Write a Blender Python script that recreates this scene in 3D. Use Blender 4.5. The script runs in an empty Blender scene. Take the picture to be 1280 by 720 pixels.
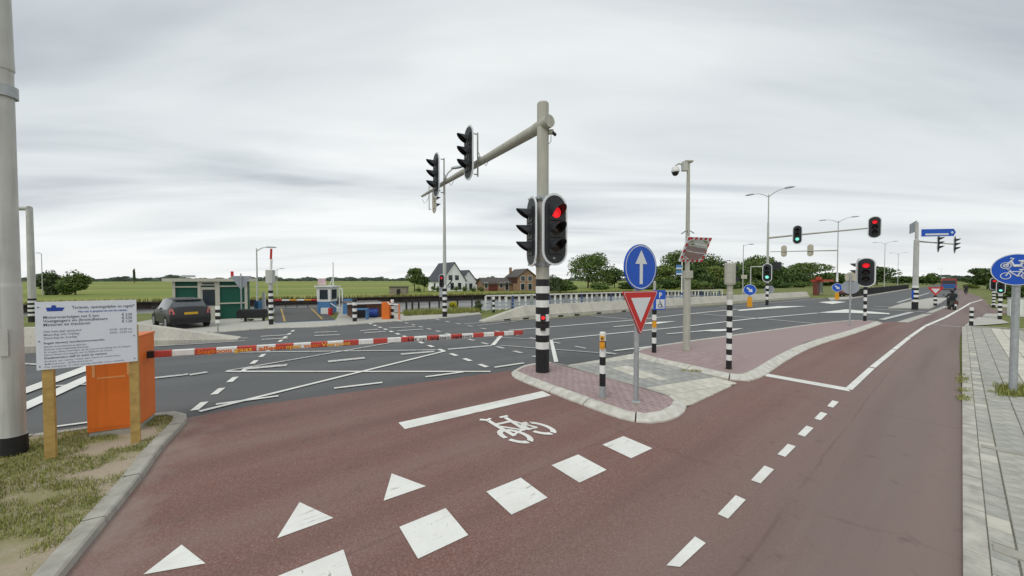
import bpy, math, random
from math import sin, cos, pi, radians, atan2, sqrt
from mathutils import Vector, Matrix
random.seed(7)
S = bpy.context.scene
COL = S.collection

# ------------------------------------------------------------------ camera, sky, sun
F, H, PITCH = 447.0, 2.455, 0.0224
cam = bpy.data.objects.new('camera', bpy.data.cameras.new('camera'))
COL.objects.link(cam)
cam.location = (0, 0, H)
cam.rotation_euler = (pi/2 - PITCH, 0, 0)
cam.data.sensor_width = 36
cam.data.sensor_fit = 'HORIZONTAL'
cam.data.lens = F/1280*36
cam.data.clip_start = .05
cam.data.clip_end = 9000
S.camera = cam

SUN_EL, SUN_AZ = radians(52), radians(215)      # azimuth clockwise from +Y
w = bpy.data.worlds.new('World'); S.world = w; w.use_nodes = True
nt = w.node_tree; N = nt.nodes; L = nt.links; N.clear()
def wn(t, **k):
    n = N.new(t)
    for a, b in k.items(): setattr(n, a, b)
    return n
def wmath(op, a, b=None, clamp=False):
    n = wn('ShaderNodeMath', operation=op, use_clamp=clamp)
    for i, x in enumerate((a, b)):
        if x is None: continue
        if isinstance(x, (int, float)): n.inputs[i].default_value = x
        else: L.new(x, n.inputs[i])
    return n.outputs[0]
out = wn('ShaderNodeOutputWorld'); bg = wn('ShaderNodeBackground')
sky = wn('ShaderNodeTexSky', sky_type='NISHITA', sun_disc=False, sun_elevation=SUN_EL, sun_rotation=SUN_AZ)
tc = wn('ShaderNodeTexCoord'); sep = wn('ShaderNodeSeparateXYZ')
L.new(tc.outputs['Generated'], sep.inputs[0])
zz = wmath('MAXIMUM', sep.outputs['Z'], 0.0)
den = wmath('ADD', zz, 0.10)
cmb = wn('ShaderNodeCombineXYZ')
L.new(wmath('DIVIDE', sep.outputs['X'], den), cmb.inputs[0])
L.new(wmath('DIVIDE', sep.outputs['Y'], den), cmb.inputs[1])
def cloud(rot, sc, scale, detail, dist):
    mp = wn('ShaderNodeMapping'); mp.inputs['Rotation'].default_value = (0, 0, radians(rot)); mp.inputs['Scale'].default_value = sc
    L.new(cmb.outputs[0], mp.inputs[0])
    no = wn('ShaderNodeTexNoise'); no.inputs['Scale'].default_value = scale; no.inputs['Detail'].default_value = detail
    no.inputs['Distortion'].default_value = dist; no.inputs['Roughness'].default_value = .5
    L.new(mp.outputs[0], no.inputs['Vector']); return no.outputs['Fac']
c1 = cloud(8, (.24, .85, 1), 1.05, 7, .9)
c2 = cloud(-14, (.38, .85, 1), .40, 4, .5)
mixc = wmath('ADD', wmath('MULTIPLY', c1, .48), wmath('MULTIPLY', c2, .52))
ramp = wn('ShaderNodeValToRGB')
e = ramp.color_ramp.elements
e[0].position = .40; e[0].color = (.49, .53, .57, 1)
e[1].position = .585; e[1].color = (.93, .95, .95, 1)
m_ = e.new(.47); m_.color = (.69, .735, .75, 1)
L.new(mixc, ramp.inputs[0])
hz = wmath('POWER', wmath('SUBTRACT', 1.0, wmath('MULTIPLY', zz, 4.2, True), True), 1.7)
hm = wn('ShaderNodeMix', data_type='RGBA'); hm.inputs['B'].default_value = (.95, .96, .96, 1)
L.new(wmath('MULTIPLY', hz, .85), hm.inputs['Factor']); L.new(ramp.outputs[0], hm.inputs['A'])
up = wn('ShaderNodeMix', data_type='RGBA', blend_type='MULTIPLY'); up.inputs['Factor'].default_value = 1
up.inputs['B'].default_value = (10, 10, 10, 1); up.clamp_result = False
L.new(hm.outputs['Result'], up.inputs['A'])
mx = wn('ShaderNodeMix', data_type='RGBA'); mx.inputs['Factor'].default_value = .95
L.new(sky.outputs[0], mx.inputs['A']); L.new(up.outputs['Result'], mx.inputs['B'])
L.new(mx.outputs['Result'], bg.inputs[0]); bg.inputs[1].default_value = .1
L.new(bg.outputs[0], out.inputs[0])

sl = bpy.data.lights.new('sun', 'SUN'); sl.energy = 1.0; sl.angle = radians(28); sl.color = (1, .97, .92)
so = bpy.data.objects.new('sun', sl); COL.objects.link(so)
sd = Vector((sin(SUN_AZ)*cos(SUN_EL), cos(SUN_AZ)*cos(SUN_EL), sin(SUN_EL)))
so.rotation_euler = sd.to_track_quat('Z', 'Y').to_euler()
V = S.view_settings
V.view_transform = 'Standard'; V.look = 'None'; V.exposure = .08; V.gamma = 1; V.use_curve_mapping = False

# ------------------------------------------------------------------ survey: from the photograph to metres
def ray(u, v):
    x = (u-640)/F; y = (360-v)/F
    dy = cos(PITCH)+y*sin(PITCH); dz = -sin(PITCH)+y*cos(PITCH)
    return x/dy, dz/dy
def G(u, v, z=0.):
    dx, dz = ray(u, v); Y = (z-H)/dz
    return Vector((dx*Y, Y, z))
def at(u, v, Y):
    dx, dz = ray(u, v)
    return Vector((dx*Y, Y, H+dz*Y))
RD = radians(31)                                     # direction of the main road
def fdir(x, y): return atan2(x, -y)                  # rotation that turns local -Y towards (x, y)

# ------------------------------------------------------------------ materials
MATS = {}
def mat(name, col, rough=.75, var=.12, scale=5., bump=0., bscale=80., metal=0., spec=.35, world=False, second=None, emit=0., island=0., streak=0.):
    if name in MATS: return MATS[name]
    m = bpy.data.materials.new(name); MATS[name] = m; m.use_nodes = True
    t = m.node_tree; n = t.nodes; l = t.links; b = n['Principled BSDF']
    b.inputs['Roughness'].default_value = rough; b.inputs['Metallic'].default_value = metal
    b.inputs['Specular IOR Level'].default_value = spec
    if world:
        co = n.new('ShaderNodeNewGeometry').outputs['Position']
    else:
        co = n.new('ShaderNodeTexCoord').outputs['Object']
    no = n.new('ShaderNodeTexNoise'); no.inputs['Scale'].default_value = scale; no.inputs['Detail'].default_value = 6
    no.inputs['Roughness'].default_value = .6
    l.new(co, no.inputs['Vector'])
    rp = n.new('ShaderNodeValToRGB'); l.new(no.outputs['Fac'], rp.inputs[0])
    a = rp.color_ramp.elements
    c2 = second or tuple(min(1, c*(1+var)) for c in col)
    a[0].position = .3; a[0].color = (*[c*(1-var) for c in col], 1)
    a[1].position = .7; a[1].color = (*c2, 1)
    fin = rp.outputs[0]
    if streak:
        mp = n.new('ShaderNodeMapping'); mp.inputs['Scale'].default_value = (9, 9, .45); l.new(co, mp.inputs[0])
        q = n.new('ShaderNodeTexNoise'); q.inputs['Scale'].default_value = 1.6; q.inputs['Detail'].default_value = 6; l.new(mp.outputs[0], q.inputs['Vector'])
        mr_ = n.new('ShaderNodeMapRange'); mr_.inputs[1].default_value = .5; mr_.inputs[2].default_value = .72; mr_.inputs[4].default_value = streak; l.new(q.outputs['Fac'], mr_.inputs[0])
        mq = n.new('ShaderNodeMix'); mq.data_type = 'RGBA'; l.new(mr_.outputs[0], mq.inputs['Factor']); l.new(fin, mq.inputs['A']); mq.inputs['B'].default_value = (*[c*.45 for c in col], 1)
        fin = mq.outputs['Result']
    if island:
        g = n.new('ShaderNodeNewGeometry'); mm = n.new('ShaderNodeMath'); mm.operation = 'MULTIPLY_ADD'
        l.new(g.outputs['Random Per Island'], mm.inputs[0]); mm.inputs[1].default_value = 2*island; mm.inputs[2].default_value = 1-island
        vm = n.new('ShaderNodeVectorMath'); vm.operation = 'SCALE'
        l.new(fin, vm.inputs[0]); l.new(mm.outputs[0], vm.inputs['Scale']); fin = vm.outputs[0]
    l.new(fin, b.inputs['Base Color'])
    if emit:
        b.inputs['Emission Color'].default_value = (*col, 1); b.inputs['Emission Strength'].default_value = emit
    if bump:
        nb = n.new('ShaderNodeTexNoise'); nb.inputs['Scale'].default_value = bscale; nb.inputs['Detail'].default_value = 4
        l.new(co, nb.inputs['Vector'])
        bp = n.new('ShaderNodeBump'); bp.inputs['Strength'].default_value = bump; bp.inputs['Distance'].default_value = .01
        l.new(nb.outputs['Fac'], bp.inputs['Height']); l.new(bp.outputs[0], b.inputs['Normal'])
    return m

def surface(name, col, patch, speck, fine=160., big=.35, amt=.5, sp=.35, rough=.85, bump=.35, extra=None):
    """road-like surfaces: colour + large patches + fine grain, in world space"""
    m = bpy.data.materials.new(name); MATS[name] = m; m.use_nodes = True
    t = m.node_tree; n = t.nodes; l = t.links; b = n['Principled BSDF']
    b.inputs['Roughness'].default_value = rough; b.inputs['Specular IOR Level'].default_value = .3
    co = n.new('ShaderNodeNewGeometry').outputs['Position']
    def noise(s, d=5, r=.6):
        q = n.new('ShaderNodeTexNoise'); q.inputs['Scale'].default_value = s; q.inputs['Detail'].default_value = d; q.inputs['Roughness'].default_value = r
        l.new(co, q.inputs['Vector']); return q.outputs['Fac']
    def rng(x, a, b_):
        q = n.new('ShaderNodeMapRange'); q.inputs[1].default_value = a; q.inputs[2].default_value = b_
        l.new(x, q.inputs[0]); return q.outputs[0]
    def mixer(f, a, b_, k=1., bt='MIX'):
        q = n.new('ShaderNodeMix'); q.data_type = 'RGBA'; q.blend_type = bt
        mm = n.new('ShaderNodeMath'); mm.operation = 'MULTIPLY'; l.new(f, mm.inputs[0]); mm.inputs[1].default_value = k
        l.new(mm.outputs[0], q.inputs['Factor'])
        for nm, x in (('A', a), ('B', b_)):
            if isinstance(x, tuple): q.inputs[nm].default_value = (*x, 1)
            else: l.new(x, q.inputs[nm])
        return q.outputs['Result']
    c = mixer(rng(noise(big, 6), .38, .66), col, patch, amt)
    c = mixer(rng(noise(big*5.5, 5), .5, .75), c, patch, amt*.6)
    c = mixer(rng(noise(fine, 2, .8), .45, .75), c, speck, sp)
    d = tuple(x*.6 for x in col)
    c = mixer(rng(noise(fine*.37, 3, .8), .53, .75), c, d, .5)
    if extra: c = extra(n, l, co, c, mixer, rng, noise)
    l.new(c, b.inputs['Base Color'])
    bp = n.new('ShaderNodeBump'); bp.inputs['Strength'].default_value = bump; bp.inputs['Distance'].default_value = .006
    l.new(noise(fine*.6, 3), bp.inputs['Height']); l.new(bp.outputs[0], b.inputs['Normal'])
    return m
def greyer_right(n, l, co, c, mixer, rng, noise):
    # the older, greyer lane beside the tiled pavement; a few thin cracks
    s = n.new('ShaderNodeSeparateXYZ'); l.new(co, s.inputs[0])
    def ma(op, a, b_):
        q = n.new('ShaderNodeMath'); q.operation = op
        for i, x in enumerate((a, b_)):
            if isinstance(x, (int, float)): q.inputs[i].default_value = x
            else: l.new(x, q.inputs[i])
        return q.outputs[0]
    d = ma('SUBTRACT', ma('MULTIPLY', s.outputs[0], .626), ma('MULTIPLY', s.outputs[1], .78))   # metres across the path
    d = ma('ADD', d, ma('MULTIPLY', noise(.5), 1.2))
    c = mixer(rng(d, -2.0, -.1), c, (.205, .162, .145), .85)
    mp = n.new('ShaderNodeMapping'); mp.vector_type = 'TEXTURE'; mp.inputs['Rotation'].default_value = (0, 0, .672); mp.inputs['Scale'].default_value = (16, .8, 1); l.new(co, mp.inputs[0])
    q = n.new('ShaderNodeTexNoise'); q.inputs['Scale'].default_value = 1.; q.inputs['Detail'].default_value = 5; l.new(mp.outputs[0], q.inputs['Vector'])
    c = mixer(rng(q.outputs['Fac'], .5, .66), c, (.135, .083, .073), .42)
    c = mixer(rng(q.outputs['Fac'], .5, .36), c, (.245, .17, .15), .38)
    c = mixer(rng(noise(3.1, 3), .64, .72), c, (.11, .075, .066), .4)
    d0 = ma('SUBTRACT', ma('MULTIPLY', s.outputs[0], .626), ma('MULTIPLY', s.outputs[1], .78))
    s0 = ma('ADD', ma('MULTIPLY', s.outputs[0], .78), ma('MULTIPLY', s.outputs[1], .626))
    wob = ma('MULTIPLY', ma('SUBTRACT', noise(1.1, 6), .5), 1.)
    for base_, k_, wb in ((d0, 1.12, .10), (d0, 3.35, .10), (s0, -4.95, .9), (s0, -9.4, .5)):
        jn = ma('ABSOLUTE', ma('ADD', ma('ADD', base_, k_), ma('MULTIPLY', wob, wb)), 0.)
        c = mixer(ma('MULTIPLY', ma('SUBTRACT', 1., rng(jn, .006, .022)), rng(noise(.8, 3), .36, .52)), c, (.095, .062, .054), .27)
    # sand washed out over the edge along the verge kerb
    e_ = ma('ADD', ma('MULTIPLY', s.outputs[0], .857), ma('MULTIPLY', s.outputs[1], .515)); e_ = ma('ADD', e_, 1.70)
    e_ = ma('ADD', e_, ma('MULTIPLY', ma('SUBTRACT', noise(1.6), .5), 2.2))
    c = mixer(ma('SUBTRACT', 1., rng(e_, -.15, .45)), c, (.29, .235, .20), .6)
    v = n.new('ShaderNodeTexVoronoi'); v.feature = 'DISTANCE_TO_EDGE'; v.inputs['Scale'].default_value = .55
    dm = n.new('ShaderNodeVectorMath'); dm.operation = 'ADD'
    sc = n.new('ShaderNodeTexNoise'); sc.inputs['Scale'].default_value = 1.4; l.new(co, sc.inputs['Vector'])
    l.new(co, dm.inputs[0]); l.new(sc.outputs['Color'], dm.inputs[1]); l.new(dm.outputs[0], v.inputs['Vector'])
    k = ma('MULTIPLY', ma('SUBTRACT', 1., rng(v.outputs['Distance'], .0, .012)), rng(noise(.6), .5, .6))
    return mixer(k, c, (.10, .072, .062), .28)
def tar_seams(n, l, co, c, mixer, rng, noise):
    # slightly paler wheel tracks running along the road
    mp = n.new('ShaderNodeMapping'); mp.vector_type = 'TEXTURE'; mp.inputs['Rotation'].default_value = (0, 0, RD); mp.inputs['Scale'].default_value = (30, 1.5, 1)
    l.new(co, mp.inputs[0]); q = n.new('ShaderNodeTexNoise'); q.inputs['Scale'].default_value = 1.; q.inputs['Detail'].default_value = 3
    l.new(mp.outputs[0], q.inputs['Vector'])
    return mixer(rng(q.outputs['Fac'], .45, .65), c, (.140, .143, .143), .6)
M_ASPH = surface('asphalt', (.098, .101, .102), (.128, .13, .13), (.22, .22, .22), fine=120, amt=.6, sp=.3, extra=tar_seams)
M_RED = surface('red_asphalt', (.182, .088, .073), (.198, .118, .101), (.42, .33, .30), fine=58, amt=.6, sp=.5, extra=greyer_right)
M_PINK = surface('pink_brick_far', (.335, .25, .24), (.30, .238, .23), (.4, .3, .3), fine=60, amt=.6, sp=.3)
def field_streaks(n, l, co, c, mixer, rng, noise):
    # drainage strips, rushes and drier grass lying across the meadow
    for rot, sc, k, col, a, b_ in ((.5, (.006, .028, 1), 1., (.27, .265, .065), .48, .60), (.45, (.010, .045, 1), 1., (.10, .15, .02), .52, .62), (.2, (.03, .075, 1), 1., (.19, .235, .03), .5, .7)):
        mp = n.new('ShaderNodeMapping'); mp.vector_type = 'TEXTURE'; mp.inputs['Rotation'].default_value = (0, 0, rot); mp.inputs['Scale'].default_value = tuple(1/q_ for q_ in sc)
        l.new(co, mp.inputs[0]); q = n.new('ShaderNodeTexNoise'); q.inputs['Scale'].default_value = k; q.inputs['Detail'].default_value = 5
        l.new(mp.outputs[0], q.inputs['Vector']); c = mixer(rng(q.outputs['Fac'], a, b_), c, col, .7)
    return c
M_GRASS = surface('meadow', (.165, .215, .026), (.235, .25, .05), (.105, .15, .018), fine=3.0, big=.02, amt=.8, sp=.6, bump=.2, extra=field_streaks)
M_BANK = surface('rough_bank_grass', (.125, .155, .028), (.22, .215, .07), (.07, .10, .018), fine=14, big=.4, amt=.7, sp=.5)
def grassy(n, l, co, c, mixer, rng, noise):
    return mixer(rng(noise(1.3, 6), .46, .58), c, (.20, .205, .075), .7)
M_VERGE = surface('sandy_verge', (.36, .30, .22), (.30, .25, .17), (.5, .43, .34), fine=45, big=1.1, amt=.6, sp=.5, extra=grassy)
M_SLAB = surface('concrete_slab', (.46, .45, .40), (.40, .39, .34), (.55, .54, .5), fine=40, amt=.6, sp=.3)
M_JOINT = mat('joint_sand', (.11, .10, .075), .95, .3, 12)
def paint_mat(name, col, wear):
    m = bpy.data.materials.new(name); m.use_nodes = True; t = m.node_tree; n = t.nodes; l = t.links; b = n['Principled BSDF']
    b.inputs['Roughness'].default_value = .7; b.inputs['Specular IOR Level'].default_value = .25
    co = n.new('ShaderNodeNewGeometry').outputs['Position']
    a = n.new('ShaderNodeTexNoise'); a.inputs['Scale'].default_value = 9; a.inputs['Detail'].default_value = 8; a.inputs['Roughness'].default_value = .75
    l.new(co, a.inputs['Vector'])
    r = n.new('ShaderNodeValToRGB'); l.new(a.outputs['Fac'], r.inputs[0]); e = r.color_ramp.elements
    e[0].position = .32-wear*-.1; e[0].color = (.13, .11, .10, 1); e[1].position = .38+wear*.15; e[1].color = (*col, 1)
    x = e.new(.72); x.color = (*[c*.9 for c in col], 1)
    g = n.new('ShaderNodeTexNoise'); g.inputs['Scale'].default_value = 1.3; g.inputs['Detail'].default_value = 7; l.new(co, g.inputs['Vector'])
    mr_ = n.new('ShaderNodeMapRange'); mr_.inputs[1].default_value = .42; mr_.inputs[2].default_value = .68; mr_.inputs[4].default_value = .42; l.new(g.outputs['Fac'], mr_.inputs[0])
    mp = n.new('ShaderNodeMapping'); mp.vector_type = 'TEXTURE'; mp.inputs['Rotation'].default_value = (0, 0, .672); mp.inputs['Scale'].default_value = (.7, .11, 1); l.new(co, mp.inputs[0])
    k = n.new('ShaderNodeTexNoise'); k.inputs['Scale'].default_value = 1.7; k.inputs['Detail'].default_value = 8; k.inputs['Roughness'].default_value = .7; l.new(mp.outputs[0], k.inputs['Vector'])
    kr = n.new('ShaderNodeMapRange'); kr.inputs[1].default_value = .59; kr.inputs[2].default_value = .68; kr.inputs[4].default_value = .75; l.new(k.outputs['Fac'], kr.inputs[0])
    last = r.outputs[0]
    for f_, c_ in ((mr_, (.52, .50, .45, 1)), (kr, (.27, .235, .215, 1))):
        q = n.new('ShaderNodeMix'); q.data_type = 'RGBA'; l.new(f_.outputs[0], q.inputs['Factor']); l.new(last, q.inputs['A']); q.inputs['B'].default_value = c_; last = q.outputs['Result']
    l.new(last, b.inputs['Base Color']); return m
M_PAINT = paint_mat('road_paint', (.80, .80, .75), .0)
M_WORN = paint_mat('worn_road_paint', (.56, .56, .54), .55)
M_KERB = mat('kerb_concrete', (.56, .535, .465), .85, .24, 6, .25, 60, second=(.65, .64, .575))
M_KERBG = mat('grey_kerb', (.36, .345, .30), .9, .2, 5, .3, 60)
M_WALL = mat('wall_concrete', (.50, .475, .41), .85, .14, 1.1, .2, 30, world=True, streak=.35)
M_BRICKS = [mat('paver_'+a, c, .85, .16, 9, .3, 90) for a, c in zip('abcd', ((.345, .258, .25), (.325, .24, .232), (.365, .276, .265), (.335, .25, .245)))]
M_TILES = [mat('tile_'+a, c, .9, .26, 7, .4, 70) for a, c in zip('abc', ((.375, .37, .325), (.35, .35, .31), (.40, .39, .34)))]
M_TILED = [mat('greytile_'+a, c, .85, .2, 5, .3, 70) for a, c in zip('abc', ((.34, .34, .315), (.37, .365, .335), (.315, .315, .295)))]
M_CREAM = [mat('creamtile_'+a, c, .85, .14, 5, .3, 70) for a, c in zip('abc', ((.55, .53, .45), (.59, .57, .49), (.51, .49, .42)))]
M_GALV = mat('galvanised', (.40, .42, .43), .5, .16, 14, metal=.35, streak=.5)
M_MAST = mat('mast_beige', (.44, .43, .37), .55, .08, 3, streak=.38)
M_MASTG = mat('mast_grey', (.50, .50, .47), .5, .10, 2.5, streak=.42)
M_BLACK = mat('black_paint', (.018, .018, .020), .45, .2, 5)
M_WHITE = mat('white_paint', (.78, .78, .75), .5, .06, 4, streak=.3)
M_DARK = mat('signal_black', (.028, .031, .034), .5, .12, 4)
M_RIM = mat('signal_rim', (.74, .76, .78), .45, .05, 4)
M_BEIGE = mat('signal_back', (.50, .47, .38), .6, .08, 4)
M_LOFF = mat('lens_dark', (.03, .018, .015), .2, .1, 5)
M_LRED = mat('lens_red', (.95, .02, .03), .3, .0, 5, emit=.65)
M_LGRN = mat('lens_green', (.25, 1., .75), .3, .0, 5, emit=.9)
M_ORANGE = mat('orange_cabinet', (.72, .165, .022), .5, .08, 2.2, streak=.16)
M_YEL = mat('yellow_plastic', (.70, .32, .02), .45, .08, 5)
M_RED = M_RED
M_REDP = mat('red_paint', (.55, .03, .028), .45, .06, 5)
M_BLUE = mat('sign_blue', (.012, .09, .52), .4, .05, 5)
M_SIGNW = mat('sign_white', (.68, .70, .72), .45, .04, 5)
M_SBACK = mat('sign_back', (.34, .37, .40), .55, .08, 5, metal=.3)
M_WOOD = mat('post_wood', (.44, .29, .095), .75, .22, 14)
M_PANEL = mat('panel_white', (.70, .73, .80), .4, .03, 3)
M_INKB = mat('ink_blue', (.02, .06, .35), .6, .0)
M_INK = mat('ink_dark', (.12, .125, .18), .6, .0)
M_INKG = mat('ink_grey', (.30, .31, .37), .6, .0)
M_GLASS = mat('window_glass', (.03, .04, .05), .08, .2, 2, spec=.6)
M_RUB = mat('rubber', (.02, .02, .02), .8)
M_BARK = mat('bark', (.10, .075, .05), .9, .3, 6)
def leaf(name, c): return mat(name, c, .7, .25, .6, spec=.2, island=.45)
M_LEAFD = leaf('leaf_dark', (.072, .118, .034)); M_LEAFM = leaf('leaf_mid', (.108, .160, .044)); M_LEAFL = leaf('leaf_light', (.15, .20, .052))
M_LEAFG = leaf('leaf_grey', (.085, .115, .05)); M_BLADE = leaf('grass_blade', (.23, .255, .065)); M_DRY = leaf('dry_blade', (.36, .33, .13)); M_FLOW = leaf('yellow_flower', (.50, .46, .03))

# ------------------------------------------------------------------ mesh builder
class MB:
    def __init__(s): s.v = []; s.f = []; s.k = []; s.mats = []
    def mi(s, m):
        if m not in s.mats: s.mats.append(m)
        return s.mats.index(m)
    def add(s, vs, fs, m):
        o = len(s.v); s.v += [tuple(x) for x in vs]
        for f in fs: s.f.append([i+o for i in f]); s.k.append(s.mi(m))
        return s
    def face(s, pts, m): return s.add(pts, [list(range(len(pts)))], m)
    def box(s, c, d, m, rz=0., top=None):
        x, y, z = [q/2 for q in d]; t = top or (1, 1)
        vs = []
        for zz_ in (-z, z):
            kx, ky = (1, 1) if zz_ < 0 else t
            for a, b in ((-x*kx, -y*ky), (x*kx, -y*ky), (x*kx, y*ky), (-x*kx, y*ky)):
                vs.append((c[0]+a*cos(rz)-b*sin(rz), c[1]+a*sin(rz)+b*cos(rz), c[2]+zz_))
        return s.add(vs, [(3, 2, 1, 0), (4, 5, 6, 7), (0, 1, 5, 4), (1, 2, 6, 5), (2, 3, 7, 6), (3, 0, 4, 7)], m)
    def lathe(s, prof, m, n=16, c=(0, 0), caps=True):
        ms = m if isinstance(m, list) else [m]*(len(prof)-1)
        for i in range(len(prof)-1):
            (r0, z0), (r1, z1) = prof[i], prof[i+1]
            vs = [(c[0]+r*cos(2*pi*j/n), c[1]+r*sin(2*pi*j/n), z) for r, z in ((r0, z0), (r1, z1)) for j in range(n)]
            s.add(vs, [(j, (j+1) % n, n+(j+1) % n, n+j) for j in range(n)], ms[i])
        if caps:
            for (r, z), mm, fl in ((prof[0], ms[0], -1), (prof[-1], ms[-1], 1)):
                if r > 1e-4: s.face([(c[0]+r*cos(fl*2*pi*j/n), c[1]+r*sin(fl*2*pi*j/n), z) for j in range(n)], mm)
        return s
    def tube(s, pts, rad, m, n=10, caps=True):
        pts = [Vector(p) for p in pts]
        rad = rad if isinstance(rad, (list, tuple)) else [rad]*len(pts)
        vs = []; prev = None
        for i, p in enumerate(pts):
            d = (pts[min(i+1, len(pts)-1)]-pts[max(i-1, 0)]).normalized()
            if prev is None:
                a = d.cross(Vector((0, 0, 1)))
                if a.length < 1e-3: a = d.cross(Vector((1, 0, 0)))
                a.normalize()
            else:
                a = prev-d*prev.dot(d); a.normalize()
            prev = a; b = d.cross(a)
            for j in range(n): vs.append(p+(a*cos(2*pi*j/n)+b*sin(2*pi*j/n))*rad[i])
        fs = [(i*n+j, i*n+(j+1) % n, (i+1)*n+(j+1) % n, (i+1)*n+j) for i in range(len(pts)-1) for j in range(n)]
        if caps: fs += [tuple(range(n-1, -1, -1)), tuple(range((len(pts)-1)*n, len(pts)*n))]
        return s.add(vs, fs, m)
    def ext(s, poly, a0, a1, m, plane='xz', side=None, back=None):
        """polygon pushed through a thickness: plane xz runs along y, xy along z, yz along x"""
        def q(p, a):
            return {'xz': (p[0], a, p[1]), 'xy': (p[0], p[1], a), 'yz': (a, p[0], p[1])}[plane]
        n = len(poly)
        vs = [q(p, a0) for p in poly]+[q(p, a1) for p in poly]
        s.add(vs, [tuple(range(n))], m) if False else None
        o = len(s.v); s.v += vs
        s.f.append([o+i for i in range(n)]); s.k.append(s.mi(m))
        s.f.append([o+n+i for i in range(n-1, -1, -1)]); s.k.append(s.mi(back or m))
        for i in range(n):
            j = (i+1) % n; s.f.append([o+i, o+n+i, o+n+j, o+j]); s.k.append(s.mi(side or m))
        return s
    def mesh(s, name, smooth=True, ang=.6):
        me = bpy.data.meshes.new(name); me.from_pydata(s.v, [], s.f)
        for m in s.mats: me.materials.append(m)
        me.polygons.foreach_set('material_index', s.k)
        if smooth:
            me.polygons.foreach_set('use_smooth', [True]*len(s.f))
            me.set_sharp_from_angle(angle=ang)
        me.update(); return me
    def build(s, name, parent=None, loc=(0, 0, 0), rot=(0, 0, 0), smooth=True, ang=.6):
        return link(name, s.mesh(name, smooth, ang), parent, loc, rot)
def link(name, me, parent=None, loc=(0, 0, 0), rot=(0, 0, 0)):
    o = bpy.data.objects.new(name, me); COL.objects.link(o); o.parent = parent; o.location = loc; o.rotation_euler = rot
    return o
def tag(o, label=None, cat=None, group=None, kind=None):
    for k, x in (('label', label), ('category', cat), ('group', group), ('kind', kind)):
        if x: o[k] = x
    return o
def thing(name, label, cat, loc, rz=0., group=None):
    return tag(link(name, None, None, loc, (0, 0, rz)), label, cat, group)
KIDS = {}
def kids(o): return [c for c in COL.objects if c.parent == o]
def dup(o, loc=None, rz=None, parent=None, label=None):
    c = o.copy(); COL.objects.link(c)
    if parent is not None: c.parent = parent
    if loc is not None: c.location = loc
    if rz is not None: c.rotation_euler = (0, 0, rz)
    if label: c['label'] = label
    for ch in kids(o): dup(ch, parent=c)
    return c
def stadium(wd, h, n=12, ox=0., oz=0.):
    r = wd/2; k = h/2-r
    return [(ox+r*cos(a), oz+k+r*sin(a)) for a in [pi*i/n for i in range(n+1)]]+[(ox+r*cos(a), oz-k+r*sin(a)) for a in [pi+pi*i/n for i in range(n+1)]]
def disc(r, n=28, ox=0., oz=0.): return [(ox+r*cos(2*pi*i/n), oz+r*sin(2*pi*i/n)) for i in range(n)]
def text(body, size, m, parent, loc, rot, name='lettering', align='LEFT', xs=1., bold=0., width=None):
    cu = bpy.data.curves.new(name, 'FONT'); cu.body = body; cu.size = size; cu.align_x = align; cu.extrude = .0008; cu.offset = bold; cu.resolution_u = 2
    t = bpy.data.objects.new(name, cu); COL.objects.link(t)
    me = bpy.data.meshes.new_from_object(t.evaluated_get(bpy.context.evaluated_depsgraph_get()))
    bpy.data.objects.remove(t); bpy.data.curves.remove(cu)
    if width:
        xsv = [q.co.x for q in me.vertices]; xs = width/(max(xsv)-min(xsv))
    for q in me.vertices: q.co.x *= xs
    me.materials.clear(); me.materials.append(m)
    return link(name, me, parent, loc, rot)

# ------------------------------------------------------------------ ground, canal, road
def xy(pts): return [(p[0], p[1]) for p in pts]
def sheet(name, pts, z, m, parent=None, kind='structure'):
    pts = xy(pts)
    if sum(a[0]*b[1]-b[0]*a[1] for a, b in zip(pts, pts[1:]+pts[:1])) < 0: pts = pts[::-1]
    mb = MB(); mb.face([(p[0], p[1], z) for p in pts], m)
    o = mb.build(name, parent, smooth=False)
    if kind and parent is None: o['kind'] = kind
    return o
near_bank = [(-400, -150), (-62, 16), (-40, 22), (-26, 27.2), (-16, 28.2), (-8, 27.6), (-3, 29.2), (.5, 31.2), (26, 46), (34, 50)]
far_bank = [(-400, -148), (-62, 31.5), (-42.8, 43), (-17, 56), (-5.6, 63), (30, 82.7), (44, 88)]
sheet('ground', near_bank+[(44, 88), (300, 320), (2500, 3500), (4000, 500), (4000, -2500), (-4000, -2500), (-4000, -1200)], -.03, M_BANK)
o = sheet('meadow', far_bank+[(300, 320), (2500, 3500), (-4500, 4500), (-4000, -1200)], -.2, M_GRASS)
M_WATER = mat('canal_water', (.12, .12, .115), .33, .1, .2, .5, 1.6, spec=.6, world=True)
sheet('canal_water', [(-420, -170)]+[(x, y-1.) for x, y in near_bank[1:]]+[(46, 86)]+[(x, y+1) for x, y in far_bank[::-1][1:]], -1., M_WATER)
M_PILE = mat('sheet_piling', (.045, .035, .028), .8, .4, .8, world=True)
def bank_wall(name, pts, z1, dz):
    mb = MB()
    for a, b in zip(pts, pts[1:]):
        d = Vector((b[0]-a[0], b[1]-a[1], 0)); n_ = int(min(60, max(1, d.length/1.2))); nn = Vector((-d.y, d.x, 0)).normalized()
        for i in range(n_):                       # corrugated steel sheets
            p = Vector((*a, 0))+d*i/n_; q = Vector((*a, 0))+d*(i+1)/n_; mid = (p+q)/2+nn*.12*dz
            for u_, v_ in ((p, mid), (mid, q)):
                mb.face([(u_.x, u_.y, -1.3), (v_.x, v_.y, -1.3), (v_.x, v_.y, z1), (u_.x, u_.y, z1)], M_PILE)
    o = mb.build(name, smooth=False); o['kind'] = 'structure'; return o
bank_wall('far_quay', far_bank, -.2, 1)
bank_wall('near_quay', near_bank, -.03, -1)
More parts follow.
